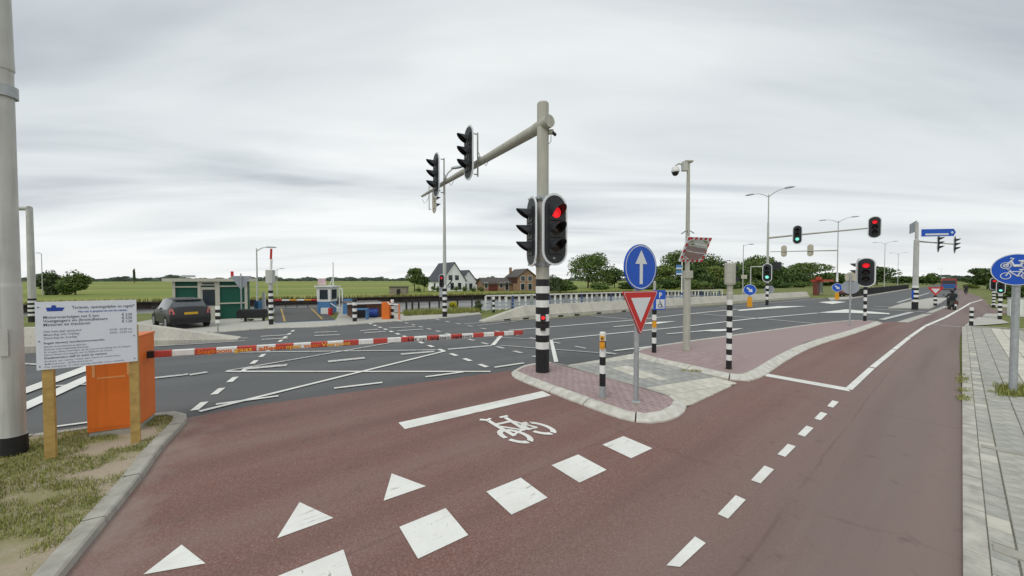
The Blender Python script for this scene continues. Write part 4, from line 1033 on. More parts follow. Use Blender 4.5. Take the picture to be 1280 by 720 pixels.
words = [('Slagboom', 247, 290), ('gaat', 293, 316), ('alleen', 324, 354), ('open', 357, 376), ('voor', 380, 400), ('Veerpont', 402, 438)]
for i, (wd_, u0, u1) in enumerate(words):
    x0, x1 = tx(u0), tx(u1)
    text(wd_, .105, M_REDP, boom, (x0-.004, -BY-.001, -.040), (pi/2, 0, 0), 'lettering', width=x1-x0+.008, bold=.004)
    text(wd_, .105, M_YTXT if i % 2 else M_OTXT, boom, (x0, -BY-.0028, -.038), (pi/2, 0, 0), 'lettering', width=x1-x0, bold=.0012)
for wd_, u0, u1 in (('Let op!', 509, 534), ('langzaam', 537, 562), ('openen', 565, 589)):
    text(wd_, .10, M_BLACK, boom, (tx(u0), -BY-.001, -.037), (pi/2, 0, 0), 'lettering', width=tx(u1)-tx(u0), bold=.002)

# ------------------------------------------------------------------ car builder
def car(label, loc, heading, paint, group=None, plate=True):
    t = thing('parked_car', label, 'car', loc, heading-pi/2, group)          # local +Y = forward, rear bumper at y=0
    glass, trim = M_CGL, M_RUB
    # stations: y, z_sill, z_bumper/shoulder, z_belt, z_roof, half width low, belt, roof
    st = [(0.0, .38, .50, .62, .66, .70, .68, .60), (.05, .26, .55, .86, .90, .78, .74, .60), (.16, .22, .60, .93, 1.08, .815, .77, .60), (.42, .20, .62, .95, 1.38, .825, .785, .56), (.62, .20, .62, .95, 1.46, .825, .79, .56),
          (1.5, .20, .62, .94, 1.50, .82, .79, .57), (2.1, .20, .62, .92, 1.47, .82, .785, .56), (2.55, .20, .62, .90, 1.27, .82, .775, .55), (2.85, .20, .62, .885, 1.02, .82, .765, .58), (3.0, .20, .61, .87, .915, .815, .755, .6),
          (3.35, .22, .58, .80, .83, .80, .73, .58), (3.55, .26, .50, .70, .72, .74, .68, .52), (3.62, .36, .45, .55, .56, .62, .58, .45)]
    def ring(s):
        y, zs, zh, zbt, zr, wl, wb_, wr = s
        P_ = [(wl*.9, zs), (wl, zs+.10), (wl, zh), (wb_, zbt), (wr+.02, zr-.035 if zr-zbt > .1 else zr), (wr*.75, zr), (0, zr+.012)]
        return [(x, y, z) for x, z in P_]+[(-x, y, z) for x, z in P_[-2::-1]]
    rings = [ring(s) for s in st]; n = len(rings[0]); mb = MB()
    vs = [p for r in rings for p in r]
    for i in range(len(rings)-1):
        for j in range(n-1):
            f = (i*n+j, i*n+j+1, (i+1)*n+j+1, (i+1)*n+j); m = paint
            side_win = j in (3, n-5) and 3 <= i <= 6
            if j in (0, n-2): m = trim
            if i in (2,) and j in (4, 5, 6, 7) : m = glass
            if i in (7, 6) and j in (4, 5, 6, 7) and i == 7: m = glass
            if side_win: m = glass
            mb.add([vs[k] for k in f], [(0, 1, 2, 3)], m)
    mb.face(rings[0], paint); mb.face(rings[-1][::-1], paint)
    # weld
    me = mb.mesh('body'); 
    import bmesh
    bm = bmesh.new(); bm.from_mesh(me); bmesh.ops.remove_doubles(bm, verts=bm.verts, dist=.002); bmesh.ops.recalc_face_normals(bm, faces=bm.faces); bm.to_mesh(me); bm.free(); me.set_sharp_from_angle(angle=.55)
    body = link('body', me, t)
    for y in (.62, 2.98):
        for sx_ in (-1, 1):
            mb = MB(); 
            for (r, m, x0, x1) in ((.30, M_RUB, -.09, .09), (.20, M_GALV, .088, .10)):
                mb.ext([(y+p[0], .30+p[1]) for p in disc(r, 22)], sx_*(.74+x0), sx_*(.74+x1), m, 'yz')
            for k in range(5):
                a = 2*pi*k/5; mb.box((sx_*.845, y+.10*cos(a), .30+.10*sin(a)), (.012, .05, .05), M_BLACK)
            mb.build('wheel', t)
            mb = MB(); mb.tube([(sx_*.79, y+.36*cos(a), .30+.36*sin(a)) for a in [pi*i/10 for i in range(11)]], .045, M_RUB, 6); mb.build('wheel_arch', t)
    for sx_ in (-1, 1):
        mb = MB(); mb.add([(sx_*.60, .0, .72), (sx_*.77, .10, .72), (sx_*.76, .17, 1.0), (sx_*.66, .09, 1.0), (sx_*.60, -.03, .74), (sx_*.795, .07, .74), (sx_*.785, .14, 1.0), (sx_*.66, .05, 1.0)],
                          [(4, 5, 6, 7), (0, 4, 7, 3), (1, 2, 6, 5), (0, 1, 5, 4), (3, 7, 6, 2)], M_TAIL); mb.build('tail_light', t)
        mb = MB(); mb.box((sx_*.90, 2.42, .97), (.17, .09, .12), paint, 0, (.8, .7)); mb.build('door_mirror', t)
        mb = MB(); mb.box((sx_*.825, 1.5, .82), (.02, .16, .025), M_BLACK); mb.build('door_handle', t)
    mb = MB(); mb.box((0, .01, .36), (1.42, .16, .22), M_RUB, 0, (1, .8)); mb.build('bumper', t)
    mb = MB(); mb.add([(-.56, .17, .955), (.56, .17, .955), (.48, .375, 1.33), (-.48, .375, 1.33), (-.52, .155, .965), (.52, .155, .965), (.45, .352, 1.31), (-.45, .352, 1.31)], [(4, 5, 6, 7), (0, 1, 5, 4), (1, 2, 6, 5), (2, 3, 7, 6), (3, 0, 4, 7)], glass); mb.build('rear_window', t)
    mb = MB(); mb.box((0, .44, 1.405), (1.0, .2, .03), paint); mb.build('roof_spoiler', t)
    if plate:
        mb = MB(); mb.box((0, -.005, .76), (.52, .03, .115), M_PLATE); mb.build('number_plate', t)
    return t
M_TAIL = mat('tail_light', (.42, .10, .09), .25, .15, 12, spec=.6); M_PLATE = mat('plate_yellow', (.62, .36, .03), .4, .05)
M_CARG = mat('car_grey', (.026, .025, .026), .34, .05, 1, spec=.4); M_CGL = mat('car_glass', (.07, .08, .09), .05, .2, 2, spec=1.); M_CARR = mat('car_dark_red', (.12, .03, .03), .3, .05, 1, spec=.6)
car('dark grey small hatchback with yellow plate parked before the green cabin', Vector((-15.95, 17.75, .05)), radians(145), M_CARG)

# ------------------------------------------------------------------ cabin, ferry and their surroundings
M_GREEN = mat('cabin_green', (.010, .095, .062), .55, .08, 2); M_CRM = mat('cabin_cream', (.52, .50, .42), .6, .08, 2)
ca0 = Vector((-19.69, 20.76)); ca1 = ca0+Vector((cos(radians(35)), sin(radians(35))))*4.
cd = ca1-ca0; cL = cd.length
cab = thing('ferry_cabin', 'green and cream flat roofed cabin with a glazed door', 'cabin', (ca0.x, ca0.y, .05), atan2(cd.y, cd.x))
ch_ = at(216, 351.5, 20.8).z-.05
def fx(u): 
    dx = ray(u, 380)[0]; return (dx*ca0.y-ca0.x)/(cd.x/cL-dx*cd.y/cL)
mb = MB(); mb.box(((fx(312)+fx(217))/2, 1.5, ch_/2), (fx(312)-fx(217)-.1, 2.9, ch_), M_GREEN); mb.build('wall', cab)
mb = MB(); mb.box(((fx(322)+fx(204))/2, 1.45, ch_+.07), (fx(322)-fx(204), 3.4, .19), M_CRM); mb.build('roof', cab)
mb = MB(); mb.box((fx(232), 1.2, ch_+.3), (.6, .5, .12), M_GALV); mb.build('roof_hatch', cab)
mb = MB(); mb.tube([(fx(290), .6, ch_+.2), (fx(290), .6, ch_+.62)], .08, M_REDP, 10); mb.build('beacon', cab)
for u0, u1 in ((216, 219.5), (247.5, 251.5), (269, 275), (306, 309.5)):
    mb = MB(); mb.box(((fx(u0)+fx(u1))/2, -.0, ch_/2), (fx(u1)-fx(u0), .16, ch_), M_CRM); mb.build('corner_post', cab)
for u0, u1, v0, v1 in ((219.5, 247.5, 357.5, 359.2), (275, 306, 357, 358.8), (275, 306, 379, 380.6)):
    z0, z1 = at(250, v1, 21.6).z-.05, at(250, v0, 21.6).z-.05
    mb = MB(); mb.box(((fx(u0)+fx(u1))/2, .0, (z0+z1)/2), (fx(u1)-fx(u0)-.01, .13, z1-z0), M_CRM); mb.build('cross_rail', cab)
zd = at(260, 359, 21.6).z-.05
mb = MB(); mb.box((fx(260.3), .0, (zd)/2), (fx(269)-fx(251.5)-.01, .12, zd), M_CRM); dr = mb.build('door', cab)
z0, z1 = at(260, 382, 21.6).z-.05, at(260, 362, 21.6).z-.05
mb = MB(); mb.box((fx(261.5), -.07, (z0+z1)/2), (fx(269.5)-fx(254), .04, z1-z0), M_GLASS); mb.build('pane', dr)
z0, z1 = at(260, 355.5, 21.6).z-.05, at(260, 353.3, 21.6).z-.05
mb = MB(); mb.box((fx(261), 0, (z0+z1)/2), (fx(271)-fx(252), .14, (z1-z0)*2.2), M_CRM); wf = mb.build('window', cab); mb = MB(); mb.box((fx(261), -.075, (z0+z1)/2), (fx(269)-fx(254), .03, (z1-z0)*.9), M_GLASS); mb.build('pane', wf)
# dark guard beside the cabin, with a small plant
p = G(303, 402.5, .05); q = G(331, 401.5, .05); d = q-p; dl = d.length
t = thing('traffic_guard', 'long black box shaped guard rail before the green cabin', 'guard rail', p, atan2(d.y, d.x))
mb = MB(); mb.box((dl/2-.1, .2, .42), (dl+.35, .4, .40), M_BLACK); mb.box((dl/2-.1, .2, .66), (dl+.25, .42, .10), M_DARK); mb.build('rail', t)
for x in (.1, dl-.1):
    mb = MB(); mb.box((x, .2, .1), (.12, .12, .3), M_BLACK); mb.build('foot', t)
b = G(302, 400, .05); t = thing('sign_post', 'back of a triangular road sign on a thin grey post before the green cabin', 'road sign', b)
mb = MB(); mb.lathe([(.035, 0), (.035, at(302, 343, b.y).z)], M_GALV, 8); mb.build('post', t)
zt = at(302, 346, b.y).z; mb = MB(); mb.ext([(-.52, zt), (0, zt-.85), (.52, zt)], .05, .08, M_SBACK, 'xz'); mb.build('sign_plate', t, rot=(0, 0, radians(30)))
# delineator at the wall end
b = G(272.5, 418, .0); b = Vector((ray(272.5, 415)[0]*16.2, 16.2, 0)); t = thing('marker_board', 'narrow black and white banded marker board on a thin rod by the grey car', 'road marker', b)
zs = [at(272, v, b.y).z for v in (404, 399.5, 395, 391, 387, 382.5)]
mb = MB(); mb.lathe([(.025, 0), (.025, zs[0])], M_GALV, 8); mb.build('rod', t)
mb = MB()
for i in range(5): mb.box((0, 0, (zs[i]+zs[i+1])/2), (.2, .04, zs[i+1]-zs[i]-.001), M_WHITE if i % 2 == 0 else M_BLACK)
mb.build('board', t)
# raised barrier mast by the ferry ramp
b = G(339, 405.5, .05); t = thing('barrier_mast', 'banded post with grey box and raised red and white boom at the ferry ramp', 'barrier', b)
def zb(v): return at(339, v, b.y).z-b.z
pr, ms = bands(.11, 0, zb(363), 10, .3); mb = MB(); mb.lathe(pr+[(.10, zb(363)), (.10, zb(354))], ms+[M_MASTG]*2, 14); mb.build('post', t)
mb = MB(); mb.box((0, 0, (zb(354)+zb(337.5))/2), (.34, .3, zb(337.5)-zb(354)), M_MASTG); mb.build('motor_box', t)
for v0, v1, m in ((337, 324, M_WHITE), (324, 311, M_REDP)):
    mb = MB(); mb.tube([(.07, -.05, zb(v0)), (.1, -.05, zb(v1))], .055, m, 8); mb.build('boom_band', t)
# ferry
fr0 = G(343, 404.5, .02); fr1 = G(419, 401, .02); fb1 = G(397, 384.5, .02); fb0 = G(343.5, 386, .02)
M_DECK = mat('ferry_deck', (.085, .085, .082), .8, .15, 2); M_FBLUE = mat('ferry_blue', (.075, .20, .39), .5, .15, 3); M_FWHT = mat('ferry_white', (.68, .69, .68), .5, .06, 3)
fer = thing('cable_ferry', 'flat cable ferry with dark deck and white and blue wheelhouse at the quay', 'ferry', (fr0.x, fr0.y, 0))
def rel(p): return p-Vector((fr0.x, fr0.y, 0))
mb = MB(); mb.ext([tuple(rel(p).xy) for p in (fr0, fr1, fb1, fb0)], -1.1, .075, M_DECK, 'xy', side=M_FBLUE); mb.build('deck', fer)
for a, c_ in (((356, 403.5), (351.5, 387)), ((403, 400.5), (389, 386.5))):
    a, c_ = rel(G(*a)), rel(G(*c_)); d = (c_-a); n_ = Vector((-d.y, d.x, 0)).normalized()*.055
    mb = MB(); mb.face([(p.x, p.y, .081) for p in (a+n_, c_+n_, c_-n_, a-n_)], mat('faded_yellow', (.42, .27, .06), .7, .2)); mb.build('yellow_line', fer)
a, c_ = rel(at(343, 375.5, fb0.y)), rel(at(398, 375, fb1.y)); nseg = 6
for i in range(nseg):
    mb = MB(); mb.tube([a.lerp(c_, i/nseg), a.lerp(c_, (i+1)/nseg)], .07, (M_REDP, M_WHITE, M_YEL, M_WHITE, M_YEL, M_REDP)[i], 8); mb.build('ramp_boom', fer)
mb = MB()
for k in range(5): p = a.lerp(c_, k/4); mb.tube([p, (p.x, p.y, .05)], .03, M_DARK, 6)
mb.tube([(a.x, a.y, .45), (c_.x, c_.y, .45)], .05, M_RUB, 6); mb.build('ramp_rail', fer)
wh = rel(G(405, 392, .05)); Yw = wh.y+fr0.y
def zw(v): return at(405, v, Yw).z
def xw(u): return ray(u, 380)[0]*Yw-fr0.x
hw = xw(412)-xw(397)
mb = MB(); mb.box(((xw(397)+xw(412))/2, wh.y+.5, (zw(392)+zw(377))/2), (hw, 1., zw(377)-zw(392)), M_FBLUE); mb.build('wheelhouse_base', fer)
mb = MB(); mb.box(((xw(396.5)+xw(413))/2, wh.y+.5, (zw(377)+zw(359))/2), (xw(413)-xw(396.5), 1.02, zw(377)-zw(359)), M_FWHT, 0, (1.08, 1.05)); wu = mb.build('wheelhouse', fer)
mb = MB(); mb.box(((xw(400)+xw(410))/2, wh.y-.035, (zw(374)+zw(362))/2), (xw(410)-xw(400), .03, zw(362)-zw(374)), M_GLASS); mb.build('window', wu)
mb = MB(); mb.box((xw(412.5)+.06, wh.y+.5, (zw(374)+zw(362))/2), (.03, .7, zw(362)-zw(374)), M_GLASS); mb.build('window', wu)
mb = MB(); mb.box(((xw(394.5)+xw(417))/2, wh.y+.5, zw(358)), (xw(417)-xw(394.5), 1.3, .10), M_FWHT); mb.build('wheelhouse_roof', fer)
mb = MB(); mb.box(((xw(395)+xw(405))/2, wh.y+.3, (zw(348)+zw(356))/2), (xw(405)-xw(395), .05, zw(348)-zw(356)), mat('pink_panel', (.62, .45, .47), .5, .2, 6)); mb.build('roof_panel', fer)
mb = MB(); mb.tube([(xw(412.5), wh.y+.5, zw(358)), (xw(412.5), wh.y+.5, zw(327))], [.05, .03], M_FWHT, 8); mb.tube([(xw(407), wh.y+.5, zw(358)), (xw(411.5), wh.y+.5, zw(348))], .03, M_FWHT, 6); mb.build('antenna', fer)
mb = MB(); mb.tube([(xw(424.5), wh.y, .1), (xw(424.5), wh.y, zw(362)), (xw(425.3), wh.y, zw(360.6)), (xw(427), wh.y, zw(360.6)), (xw(428), wh.y, zw(362)), (xw(428), wh.y, .1)], .045, M_FWHT, 8); mb.build('gate_frame', fer)
mb = MB(); mb.box(((xw(405)+xw(414))/2, wh.y-.3, (zw(384.5)+zw(393.5))/2), (xw(414)-xw(405), .3, zw(384.5)-zw(393.5)), M_FWHT); mb.box(((xw(414)+xw(417.5))/2, wh.y-.3, (zw(384.5)+zw(394))/2), (xw(417.5)-xw(414)-.01, .3, zw(384.5)-zw(394)), M_REDP); mb.build('locker', fer)
mb = MB(); mb.tube([(xw(413), wh.y, zw(379)), (xw(425), wh.y-.1, zw(386))], .03, M_FWHT, 6); mb.build('handrail', fer)
mb = MB(); mb.box((xw(436), wh.y-.1, .55), (.5, .6, 1.1), M_FBLUE, 0, (.8, .9)); mb.build('winch_housing', fer)
mb = MB(); mb.box((xw(330)+.1, wh.y-.6, .5), (.3, .6, 1.0), M_FBLUE); mb.box((xw(336), wh.y-.5, .8), (.25, .1, 1.6), M_FWHT, .1, (.6, 1)); mb.build('fender_housing', fer)
# brick service building, blue barrels, small posts on the far pavement
def solo(mb, name, label, cat, loc=(0, 0, 0), rz=0., group=None, smooth=True): return tag(mb.build(name, None, loc, (0, 0, rz), smooth), label, cat, group)
M_BRK = mat('brown_brick', (.125, .066, .048), .85, .25, 6); M_TAN = mat('tan_brick', (.29, .185, .12), .85, .14, 5); M_ROOFD = mat('dark_roof', (.060, .064, .075), .6, .15, 2); M_ROOFB = mat('brown_roof', (.085, .075, .068), .7, .2, 2)
p = G(441, 399, .0); q = G(478, 397, .0); d = q-p
t = thing('service_building', 'low brown brick building with a pale flat roof edge beside the ferry', 'building', p, atan2(d.y, d.x))
hb = at(478, 379, q.y).z
mb = MB(); mb.box((d.length/2, 1.2, hb/2-.3), (d.length, 2.4, hb+.6), M_BRK); mb.build('wall', t)
mb = MB(); mb.box((d.length/2-.1, 1.25, hb+.03), (d.length+.5, 2.7, .08), M_ROOFB); rf_ = mb.build('roof', t)
mb = MB(); mb.box((d.length/2-.1, -.13, hb+.035), (d.length+.5, .05, .10), M_FWHT); mb.build('roof_edge', rf_)
mb = MB(); mb.box((d.length*.3, -.02, hb*.45), (.5, .06, hb*.8), M_BLACK); mb.build('door', t)
def banded_bollard(u, v, top, label, r=.09, n=5, z=.05, foot=.22, cap=False):
    b = G(u, v, z); t = thing('banded_bollard', label, 'bollard', b, 0, 'black and white banded bollards'); zt = at(u, top, b.y).z-b.z
    pr, ms = bands(r, 0, zt-.02, n, foot); mb = MB(); mb.lathe(pr+[(r*.7, zt), (.0001, zt+.004)], ms+[ms[-1]]*2, 16); mb.build('post', t); return t
banded_bollard(443.5, 401.5, 373.5, 'banded bollard left of the brown brick building near the blue barrels', .12, 6)
banded_bollard(490.5, 398, 374.5, 'banded bollard right of the orange cabinet beside the ferry', .10, 5)
banded_bollard(617, 390.5, 371, 'banded bollard at the left end of the bridge railing', .10, 5, .0)
banded_bollard(1214, 406.5, 384.5, 'banded bollard at the rounded corner of the tiled pavement', .075, 5, .035)
b = G(483, 398.5, .05); mb = MB(); hh = at(483, 377.5, b.y).z-.05; mb.box((0, 0, hh/2), (.44, .4, hh), M_ORANGE); solo(mb, 'barrier_cabinet', 'small orange cabinet at the far pavement beside the brown brick building', 'cabinet', b)
b = G(498, 399.5, .05); t = thing('swing_gate', 'small white and orange gate post with short arm by the canal fence', 'gate', b); hh = at(498, 380, b.y).z-.05
mb = MB(); mb.box((.05, 0, hh/2), (.1, .1, hh), mat('pale_orange', (.62, .22, .12), .6, .15)); mb.build('post', t)
mb = MB(); mb.tube([(0, 0, hh-.04), (-.55, -.05, hh), (-.62, -.05, hh+.15)], .04, M_WHITE, 8); mb.build('arm', t)
for i, (u, v, lb) in enumerate(((463, 397, 'left one of two blue barrels lying before the brick building'), (469, 397, 'right one of two blue barrels lying before the brick building'))):
    b = G(u, v, .05); mb = MB(); mb.tube([(-.16, .1, .3), (-.15, .1, .3), (.15, .1, .3), (.16, .1, .3)], [.22, .27, .27, .22], mat('barrel_blue', (.02, .06, .28), .4, .1), 14); solo(mb, 'barrel', lb, 'barrel', b, .3, 'blue barrels')
b = G(451, 399, .05); t = thing('workbench', 'pale blue steel bench on thin legs beside the brick building', 'bench', b)
mb = MB(); mb.box((0, 0, .62), (.9, .4, .08), M_FBLUE); mb.build('top', t)
for x in (-.4, .4): mb = MB(); mb.box((x, 0, .29), (.07, .35, .58), M_FBLUE); mb.build('leg', t)
for u, v, dz in ((436, 388, 0), (431, 391, 0)): pass
# fence along the canal
t = thing('wire_fence', 'low dark post and wire fence between the far pavement and the canal', 'fence', G(508, 393.5, 0)); fb = G(508, 393.5, 0)
us = [(508, 393.3), (515.5, 392.8), (523.5, 392.3), (537, 391.3), (549, 390.4), (572, 388.8), (590, 388.3)]; prev = None
for u, v in us:
    p = G(u, v-1.5, 0)-fb; mb = MB(); mb.box((p.x, p.y, .45), (.11, .11, 1.1), M_BLACK); mb.build('fence_post', t)
    if prev is not None:
        mb = MB()
        for z in (.3, .6, .92): mb.tube([(prev.x, prev.y, z), (p.x, p.y, z)], .008, M_DARK, 4)
        mb.build('wire', t)
    prev = p
# bridge railing
def railing(name, label, a, b, h, step, z=0.):
    a, b = Vector(a), Vector(b); d = b-a; L_ = Vector((d.x, d.y)).length; t = thing(name, label, 'railing', (a.x, a.y, z), atan2(d.y, d.x))
    mb = MB(); mb.box((L_/2, 0, h), (L_, .12, .09), M_WHITE); mb.build('top_rail', t)
    for z_ in (.25, .5): mb = MB(); mb.box((L_/2, 0, z_*h), (L_, .07, .06), mat('rail_blue_grey', (.30, .38, .47), .5, .1)); mb.build('lower_rail', t)
    n_ = int(L_/step); me = []
    for m, wd in ((M_WHITE, .16), (mat('rail_blue', (.06, .10, .26), .5, .1), .14), (M_WHITE, .16), (mat('rail_grey', (.34, .35, .34), .6, .1), .3)):
        q = MB(); q.box((0, .02, h/2-.02), (wd, .06, h-.05), m); me.append(q.mesh('post', False))
    for i in range(n_+1): link('post', me[(i*7+i//3) % 4], t, (L_*i/n_, 0, 0))
    return t
ra, rb = G(607, 389), G(907, 377.5)
railing('bridge_railing', 'white and blue metal railing behind the long concrete barrier wall', Vector((ra.x, ra.y+.3, 0)), Vector((26.5, 45, 0)), 1.2, .62)
railing('bridge_railing', 'shorter white railing starting behind the banded bollard, nearer the wall', G(632, 387.5)+Vector((0, .3, 0)), G(720, 381.5), 1.12, .7)

# black fence, shelter, cars and vehicles far right
a, b = G(1066, 372.5), Vector((ray(1136, 361)[0]*98, 98, 0)); d = b-a; L_ = d.length
t = thing('bar_fence', 'long black bar fence on the far road edge beyond the keep right bollards', 'fence', a, atan2(d.y, d.x))
n_ = 20; q = MB(); sw = L_/n_
for k in range(14): q.box((sw*(k+.5)/14, 0, .6), (.035, .03, 1.1), M_BLACK)
q.box((sw/2, 0, 1.17), (sw, .05, .05), M_BLACK); q.box((sw/2, 0, .12), (sw, .05, .05), M_BLACK); pm = q.mesh('bar_panel', False)
q = MB(); q.box((0, 0, .65), (.1, .1, 1.3), M_BLACK); qm = q.mesh('fence_post', False)
for i in range(n_): link('bar_panel', pm, t, (sw*i, 0, 0)); link('fence_post', qm, t, (sw*i, 0, 0))
b = Vector((ray(1024, 367)[0]*58, 58, 0)); M_SRED = mat('shelter_red', (.42, .055, .03), .5, .1)
t = thing('bus_shelter', 'red roofed bus shelter at the road edge beyond the concrete wall', 'bus shelter', b, RD)
mb = MB(); mb.box((1.2, 0, 2.35), (4.2, 1.6, .35), M_SRED); mb.box((-1.2, -.3, 2.7), (.9, .5, .5), M_SRED); mb.build('roof', t)
mb = MB(); mb.box((-.6, .2, 1.1), (1.1, .5, 2.2), mat('shelter_panel', (.16, .045, .03), .5, .2)); mb.build('panel', t)
for x in (.9, 2.0, 3.1): mb = MB(); mb.box((x, .6, 1.1), (.09, .09, 2.2), M_GALV); mb.build('post', t)
mb = MB(); mb.box((1.9, .62, 1.2), (2.2, .03, 1.7), mat('shelter_glass', (.25, .32, .30), .1, .1)); mb.build('pane', t)
car('dark red car standing beyond the yellow bollard beside the black fence', Vector((ray(1057, 372)[0]*52, 52, .0)), RD+.1, M_CARR)
# bus
b = Vector((ray(1186, 362)[0]*88, 88, 0)); M_BUSB = mat('bus_blue', (.03, .12, .33), .35, .1); M_BUSR = mat('bus_red', (.33, .06, .05), .4, .1)
hd = radians(40.2); t = thing('bus', 'blue and red bus seen from behind far along the road', 'bus', b, hd-pi/2)
mb = MB()
sec = [(-1.2, .35), (1.2, .35), (1.25, 1.0), (1.22, 2.55), (1.1, 2.8), (-1.1, 2.8), (-1.22, 2.55), (-1.25, 1.0)]
mb.ext(sec, 0, 10.5, M_BUSR, 'xz'); mb.build('body', t)
mb = MB(); mb.box((0, -.03, .95), (2.3, .08, 1.0), M_BUSB); mb.build('rear_panel', t)
mb = MB(); mb.box((0, -.03, 1.95), (2.1, .06, .75), M_GLASS); mb.build('rear_window', t)
mb = MB(); mb.box((-1.24, 5.2, 1.9), (.05, 9.4, .8), M_GLASS); mb.build('side_window', t)
for y in (2.6, 8.2):
    for x in (-1.1, 1.1): mb = MB(); mb.ext([(y+p[0], .48+p[1]) for p in disc(.48, 18)], x-.14, x+.14, M_RUB, 'yz'); mb.build('wheel', t)
for x in (-1.05, 1.05): mb = MB(); mb.box((x, -.05, .8), (.14, .06, .45), M_REDP); mb.build('tail_light', t)
# give way sign on banded post
b = G(1169, 382, .09); t = thing('sign_post', 'small give way triangle on a banded post at the far median', 'road sign', b)
zt = at(1169, 366.5, b.y).z-b.z; pr, ms = bands(.12, 0, zt, 5, .22); mb = MB(); mb.lathe(pr, ms, 12); mb.build('post', t)
zt = at(1169, 359, b.y).z-b.z; mb = MB(); mb.ext([(-.5, zt), (0, zt-.8), (.5, zt)], -.16, -.13, M_REDP, 'xz'); s_ = mb.build('give_way_sign', t, rot=(0, 0, fdir(-.75, -.66))); mb = MB(); mb.ext([(-.28, zt-.13), (0, zt-.58), (.28, zt-.13)], -.17, -.162, M_SIGNW, 'xz'); mb.build('white_field', s_)
# signals by the right pavement
pole_signal(1242, 384.5, 'farther small red traffic light on a banded post left of the blue cycle sign', 347, [('red', fdir(-.8, -.6), (-.1, -.08, 0))], .10, 10, .62, 1.1, foot=.25)
pole_signal(1249.6, 399.5, 'nearer small green traffic light on a banded post under the blue cycle sign', 351, [('green', fdir(-.8, -.6), (-.1, -.08, 0))], .085, 9, .45, 1.1, foot=.25)
# blue moped and bicycle sign
b = G(1266, 491, .035)
t = thing('sign_post', 'round blue sign with white moped and bicycle on a grey post at right edge', 'road sign', b)
def zb(v): return at(1266, v, b.y).z-b.z
mb = MB(); mb.lathe([(.058, 0), (.055, zb(330)), (.0001, zb(329.5))], M_GALV, 14); mb.build('post', t)
fq = fdir(-b.x, -b.y); R = .335
mb = MB(); mb.ext(disc(R, 40), 0, .028, M_SIGNW, 'xz', back=M_SBACK); sg = mb.build('cycle_sign', t, Vector((sin(fq), -cos(fq), 0))*.1+Vector((0, 0, zb(337))), (0, 0, fq))
mb = MB(); mb.ext(disc(R*.95, 40), -.004, -.001, M_BLUE, 'xz'); mb.build('blue_face', sg)
def bikeicon(cz, moped):
    mb = MB(); y = -.009; r = .066; x0, x1 = -.135, .125
    for cx in (x0, x1): mb.tube([(cx+r*cos(a), y, cz+r*sin(a)) for a in [2*pi*i/16 for i in range(17)]], .0085, M_SIGNW, 5, False)
    if moped:
        for cx in (x0, x1): mb.tube([(cx+.03*cos(a), y, cz+.03*sin(a)) for a in [2*pi*i/10 for i in range(11)]], .012, M_SIGNW, 5, False)
        mb.tube([(x0, y, cz), (-.07, y, cz+.10), (-.04, y, cz+.15), (-.085, y, cz+.155)], .014, M_SIGNW, 5); mb.tube([(-.07, y, cz+.09), (-.03, y, cz-.02), (.05, y, cz-.02), (.06, y, cz+.08), (.2, y, cz+.09)], .018, M_SIGNW, 5)
        mb.tube([(.02, y, cz+.095), (.17, y, cz+.10)], .016, M_SIGNW, 5); mb.box((0, y, cz-.0), (.08, .012, .05), M_SIGNW)
    else:
        mb.tube([(x0, y, cz), (-.075, y, cz+.12), (-.12, y, cz+.14)], .011, M_SIGNW, 5); mb.tube([(-.085, y, cz+.09), (.01, y, cz-.005), (x1, y, cz), (.06, y, cz+.09), (-.085, y, cz+.09)], .011, M_SIGNW, 5)
        mb.tube([(.01, y, cz-.005), (.065, y, cz+.125)], .011, M_SIGNW, 5); mb.tube([(.03, y, cz+.13), (.10, y, cz+.13)], .014, M_SIGNW, 5)
    mb.build('moped_symbol' if moped else 'bicycle_symbol', sg)
bikeicon(.085, True); bikeicon(-.135, False)
b = Vector((ray(1276, 400)[0]*24, 24, 0)); t = thing('utility_cabinet', 'white utility cabinet with dark side on the grass behind the blue cycle sign', 'cabinet', b, -.7)
mb = MB(); mb.box((0, 0, .6), (1.0, .5, 1.2), M_WHITE); mb.build('housing', t); mb = MB(); mb.box((0, 0, 1.23), (1.06, .56, .06), M_GALV); mb.build('lid', t); mb = MB(); mb.box((0.02, -.255, .6), (.9, .012, 1.0), M_WHITE); mb.build('door', t)

# ------------------------------------------------------------------ houses
M_WALLW = mat('house_white', (.82, .83, .84), .7, .05, 2)
def gable(t, x0, x1, y0, y1, he, hr, wall, roofm, ridge='y', over=.3, z=0., pm='wall', roofname='roof'):
    """box with a pitched roof; ridge runs along y (gable faces -y) or along x"""
    mb = MB()
    if ridge == 'y':
        cx = (x0+x1)/2; prof = [(x0, z), (x1, z), (x1, he), (cx, hr), (x0, he)]; mb.ext(prof, y0, y1, wall, 'xz')
    else:
        cy = (y0+y1)/2; prof = [(y0, z), (y1, z), (y1, he), (cy, hr), (y0, he)]; mb.ext(prof, x0, x1, wall, 'yz')
    wl_ = mb.build(pm, t, smooth=False)
    mb = MB()
    if ridge == 'y':
        k = (hr-he)/((x1-x0)/2)
        for sg_ in (-1, 1):
            e_ = cx+sg_*((x1-x0)/2+over); ze = he-k*over
            mb.ext([(cx, hr+.02), (e_, ze+.02), (e_, ze+.18), (cx, hr+.2)], y0-over, y1+over, roofm, 'xz')
    else:
        k = (hr-he)/((y1-y0)/2)
        for sg_ in (-1, 1):
            e_ = cy+sg_*((y1-y0)/2+over); ze = he-k*over
            mb.ext([(cy, hr+.02), (e_, ze+.02), (e_, ze+.18), (cy, hr+.2)], x0-over, x1+over, roofm, 'yz')
    rf = mb.build(roofname, t, smooth=False)
    return wl_, rf
